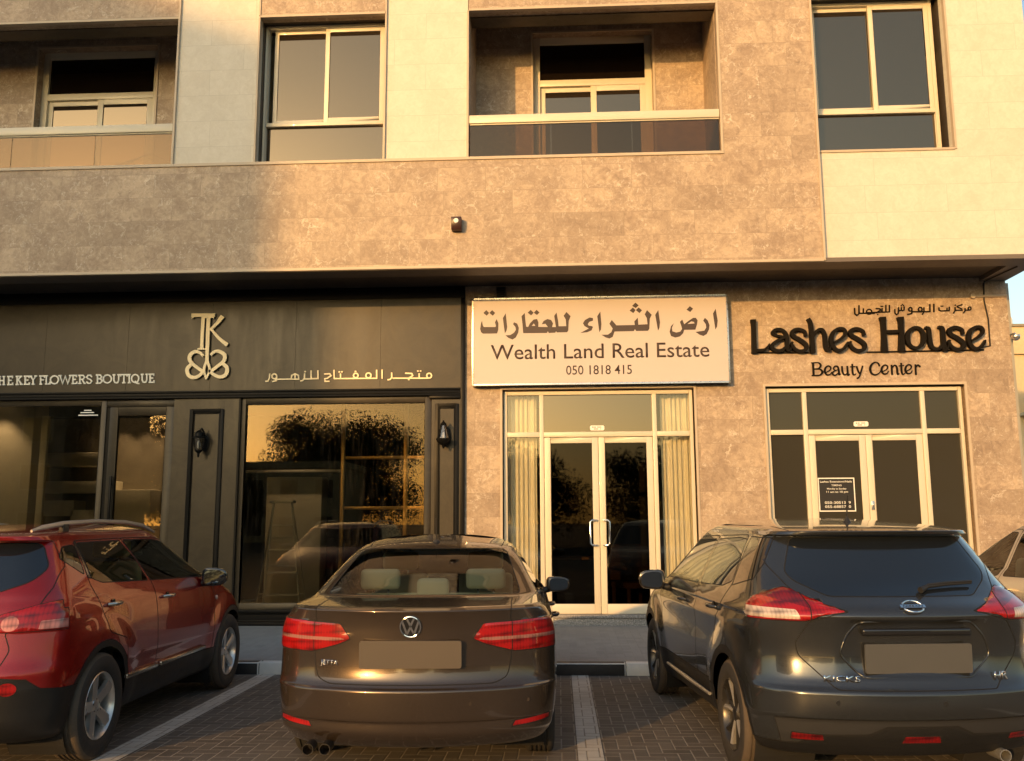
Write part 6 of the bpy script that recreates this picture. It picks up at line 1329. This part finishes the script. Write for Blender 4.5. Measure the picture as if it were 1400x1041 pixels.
    for s in (1, -1):
        mirror_pod(t, 2.74, s * .985, 1.085, .115, .082, M['gloss_black'])
        handle(t, solid, 1.02, 1.005, s, M['chrome_dull']); handle(t, solid, 1.97, .985, s, M['chrome_dull'])
        # roof rail, sill strips, wing repeater
        mb = MB(); mb.tube([Vector((x, s * y, z)) * CS for x, y, z in ((.48, .545, 1.515), (.60, .555, 1.535), (.85, .565, 1.562), (1.3, .57, 1.578), (1.8, .57, 1.570), (2.15, .565, 1.54), (2.42, .55, 1.487))], [.010, .02, .019, .017, .017, .018, .010], 10)
        rl = mb.build('roof_rail', M['silver_trim'], t, smooth=60)
        mb = MB(); mb.box(.82 * CS, .90 * CS, s * .565 * CS - .018, s * .565 * CS + .018, 1.50 * CS, 1.562 * CS); mb.build('rail_foot', M['black_matt'], rl, bevel=.006)
        mb = MB()
        for a, b in ((1.25, 1.80), (1.86, 2.84)): mb.prism([(a * CS, .455 * CS), (b * CS, .455 * CS), (b * CS, .487 * CS), (a * CS, .487 * CS)], 'y', s * .872 * CS, s * .900 * CS)
        mb.build('sill_strip', M['chrome_dull'], t, bevel=.006)
        h = on_surface(solid, (3.10, s * 2, .88), (0, -s, 0)); mb = MB(); mb.lathe([(.022, -.004 * s), (.020, .008 * s), (.01, .011 * s)], h[1], 'y', 14); mb.build('side_repeater', M['clear_lens'], t, smooth=60)
    plate(t, solid, .27, -.27, .745, .86, M['plate_grey'])
    mb = MB(); mb.box(-.02, .03, -.36, .36, -.014, .016); loc, nor = badge_frame(solid, 0, .935); o = mb.build('tailgate_handle', M['chrome_dull'], t, bevel=.01, seg=3); o.location = loc + Vector((-.008, 0, 0))
    interior(t, plain('tan_seat', (.52, .40, .22), .7), [(1.45, [0], 1.25, .55), (2.45, [-.38, .38], .5, .62)], .52, 2.95, 1.02)
    return t
M['chrome_dull'] = plain('dull_chrome', (.55, .52, .47), .22, .9, .05)
M['red_clear_lens'] = lens('pink_lamp_lens', (.55, .20, .17))
GRP = 'cars parked nose-in at the kerb'
c = red_car('dark red crossover with silver roof rails and five spoke wheels', GRP); place(c, -4.062, 5.516, -1.5)
c = sedan(M['brown_paint'], 'dark brown metallic sedan with wide red tail lamps and a round chrome emblem', GRP); place(c, -.909, 5.653, -2.0)
c = crossover('dark grey crossover with tinted rear window and rear wiper', GRP); place(c, 2.07, 5.531, -4.9)
c = sedan(M['silver_paint'], 'silver sedan mostly hidden behind the dark grey crossover', GRP, False); place(c, 4.60, 6.0, -1.5); c.scale = (1, 1, 1.085)
# ------------------------------------------------------------------ beyond the building and across the street (seen at the edge and in the glass)
def block(name, label, x0, x1, y0, y1, z1, floors, bays, mat, face, glass, balconies=False):
    """a plain rendered block: one facade with windows (face = 'front' looks to -y, 'back' looks to +y)"""
    t = thing(name, label, 'building', (0, 0, 0))
    fy, s = (y0, -1) if face == 'front' else (y1, 1)
    MB().box(x0, x1, y0, y1, -.1, z1).build('wall', mat, t)
    m = MB(); m.box(x0 - .15, x1 + .15, y0 - .15, y1 + .15, z1 + .001, z1 + .5); m.build('parapet', mat, t)
    bw, fh = (x1 - x0) / bays, z1 / floors
    for i in range(bays):
        for j in range(floors):
            cx, cz = x0 + bw * (i + .5), fh * (j + .15)
            w, h = bw * .28, fh * .55
            f = MB(); bars(f, cx - w, cx + w, cz, cz + h, .08, fy + s * .06 if s < 0 else fy + .001, fy - .001 if s < 0 else fy + .06); wo = f.build('window', M['alu'], t)
            MB().box(cx - w + .08, cx + w - .08, min(fy + s * .002, fy + s * .03), max(fy + s * .002, fy + s * .03), cz + .08, cz + h - .08).build('pane', glass, wo)
            if balconies and i % 2 == 0:
                q = MB(); q.box(cx - bw * .45, cx + bw * .45, min(fy + s * .001, fy + s * 1.1), max(fy + s * .001, fy + s * 1.1), cz - .25, cz - .12); q.box(cx - bw * .45, cx + bw * .45, min(fy + s * 1.0, fy + s * 1.1), max(fy + s * 1.0, fy + s * 1.1), cz - .119, cz + .85); q.build('balcony', mat, t)
    return t
cream2 = plain('cream_render', (.58, .48, .30), .75)
t = block('neighbouring_apartments', 'distant cream apartment block with balconies beyond the building corner', 19.6, 44, 40, 54, 8.6, 3, 8, cream2, 'front', M['tint_glass'], True)
m = MB(); m.box(19.75, 21.0, 40.6, 42.4, 9.11, 9.95); m.build('stair_tower', cream2, t)
m = MB(); m.box(19.65, 21.1, 40.5, 42.5, 9.951, 10.06); m.build('tower_roof', M['room'], t)
tk = thing('water_tank', 'small white water tank on the roof of the distant cream block', 'tank', (20.2, 41.4, 10.06))
MB().lathe([(.28, 0), (.30, .1), (.30, .40), (.25, .48), (.1, .52)], (0, 0, 0), 'z', 20).build('tank_shell', M['white_letter'], tk, smooth=40)
sp = thing('dome_camera', 'small dome camera on the grey corner pier', 'camera', (6.33, FY + .098, 4.09))
MB().tube([(0, 0, .03), (0, -.10, .03), (0, -.13, 0)], .02, 8).build('bracket', M['steel'], sp, smooth=50)
MB().lathe([(.055, .02), (.06, 0), (.055, -.03), (.03, -.055), (.003, -.062)], (0, -.13, -.01), 'z', 16).build('dome', M['steel'], sp, smooth=60)

grey_r = plain('grey_brown_render', (.30, .25, .19), .8)
block('shading_tower_block', 'tall grey brown block across the court behind the camera', -72, -35.45, -52, -38.5, 20.5, 6, 9, grey_r, 'back', M['tint_glass'])
block('low_villa', 'low beige flat roofed villa across the court behind the camera', -31, -17.0, -54, -46, 5.8, 2, 5, cream2, 'back', M['film_glass'])
block('street_block', 'long beige block across the court behind the camera', 12, 46, -70, -58, 9.0, 3, 10, grey_r, 'back', M['film_glass'])

def tree(label, x, y, h, rad, seed, n=5200, ls=1.0):
    rnd = random.Random(seed); t = thing('broadleaf_tree', label, 'tree', (x, y, 0), group='trees across the court')
    mb = MB(); th = h * .38
    pts = [Vector((rnd.uniform(-.1, .1) * i, rnd.uniform(-.1, .1) * i, th * i / 4)) for i in range(5)]
    mb.tube(pts, [.24, .20, .17, .15, .12], 8); tips = []
    for k in range(16):
        a = rnd.uniform(0, 2 * math.pi); p = pts[rnd.choice((1, 2, 3, 4))]; r = rad * rnd.uniform(.35, .85)
        q = p + Vector((math.cos(a) * r, math.sin(a) * r, (h * .9 - p.z) * rnd.uniform(.15, .95) * (1 - .35 * (r / rad) ** 2)))
        mid = p.lerp(q, .5) + Vector((0, 0, .25)); mb.tube([p, mid, q], [.07, .045, .015], 6); tips += [q, mid]
    mb.build('trunk', M['bark'], t, smooth=60)
    lm = MB(); cl = [(q, rad * rnd.uniform(.22, .36)) for q in tips]
    for _ in range(26):
        a = rnd.uniform(0, 2 * math.pi); r = rad * rnd.random() ** .5 * .8
        cl.append((Vector((math.cos(a) * r, math.sin(a) * r, h * (.22 + .68 * rnd.random() * (1 - .5 * (r / rad) ** 2)))), rad * rnd.uniform(.24, .38)))
    for _ in range(n):
        c, r = rnd.choice(cl); d = Vector((rnd.gauss(0, 1), rnd.gauss(0, 1), rnd.gauss(0, .8)))
        p = c + d.normalized() * r * rnd.random() ** .5
        if p.z < .6 or p.z > h: continue
        u = Vector((rnd.gauss(0, 1), rnd.gauss(0, 1), rnd.gauss(0, 1))).normalized(); v = u.orthogonal().normalized(); s = rnd.uniform(.06, .16) * ls
        lm.face([lm.bm.verts.new(p + o) for o in (u * s, v * s * .5, -u * s, -v * s * .5)])
    lm.build('crown', M['leaf'], t)
tree('wide dark tree across the court, the tallest of its row', -20.2, -59, 12.8, 8.3, 3, 70000, 1.1)
tree('rounded tree across the court left of the wide tallest tree', -22, -33, 5.0, 3.4, 5, 14000)
tree('broad low tree across the court straight behind the camera', -2.5, -33, 6.6, 4.6, 8, 22000)
tree('dense tree across the court in front of the long beige block', 6.5, -32, 6.9, 4.6, 11, 22000)
tree('bushy tree across the court at the end of its row', 15.5, -31, 6.4, 4.6, 14, 18000)
tree('unseen tree added between the tower block and the low villa to darken the door reflection', -32.5, -43, 12.0, 6.0, 21, 36000, 1.15)  # extra tree, put in to block a bright strip in the door glass
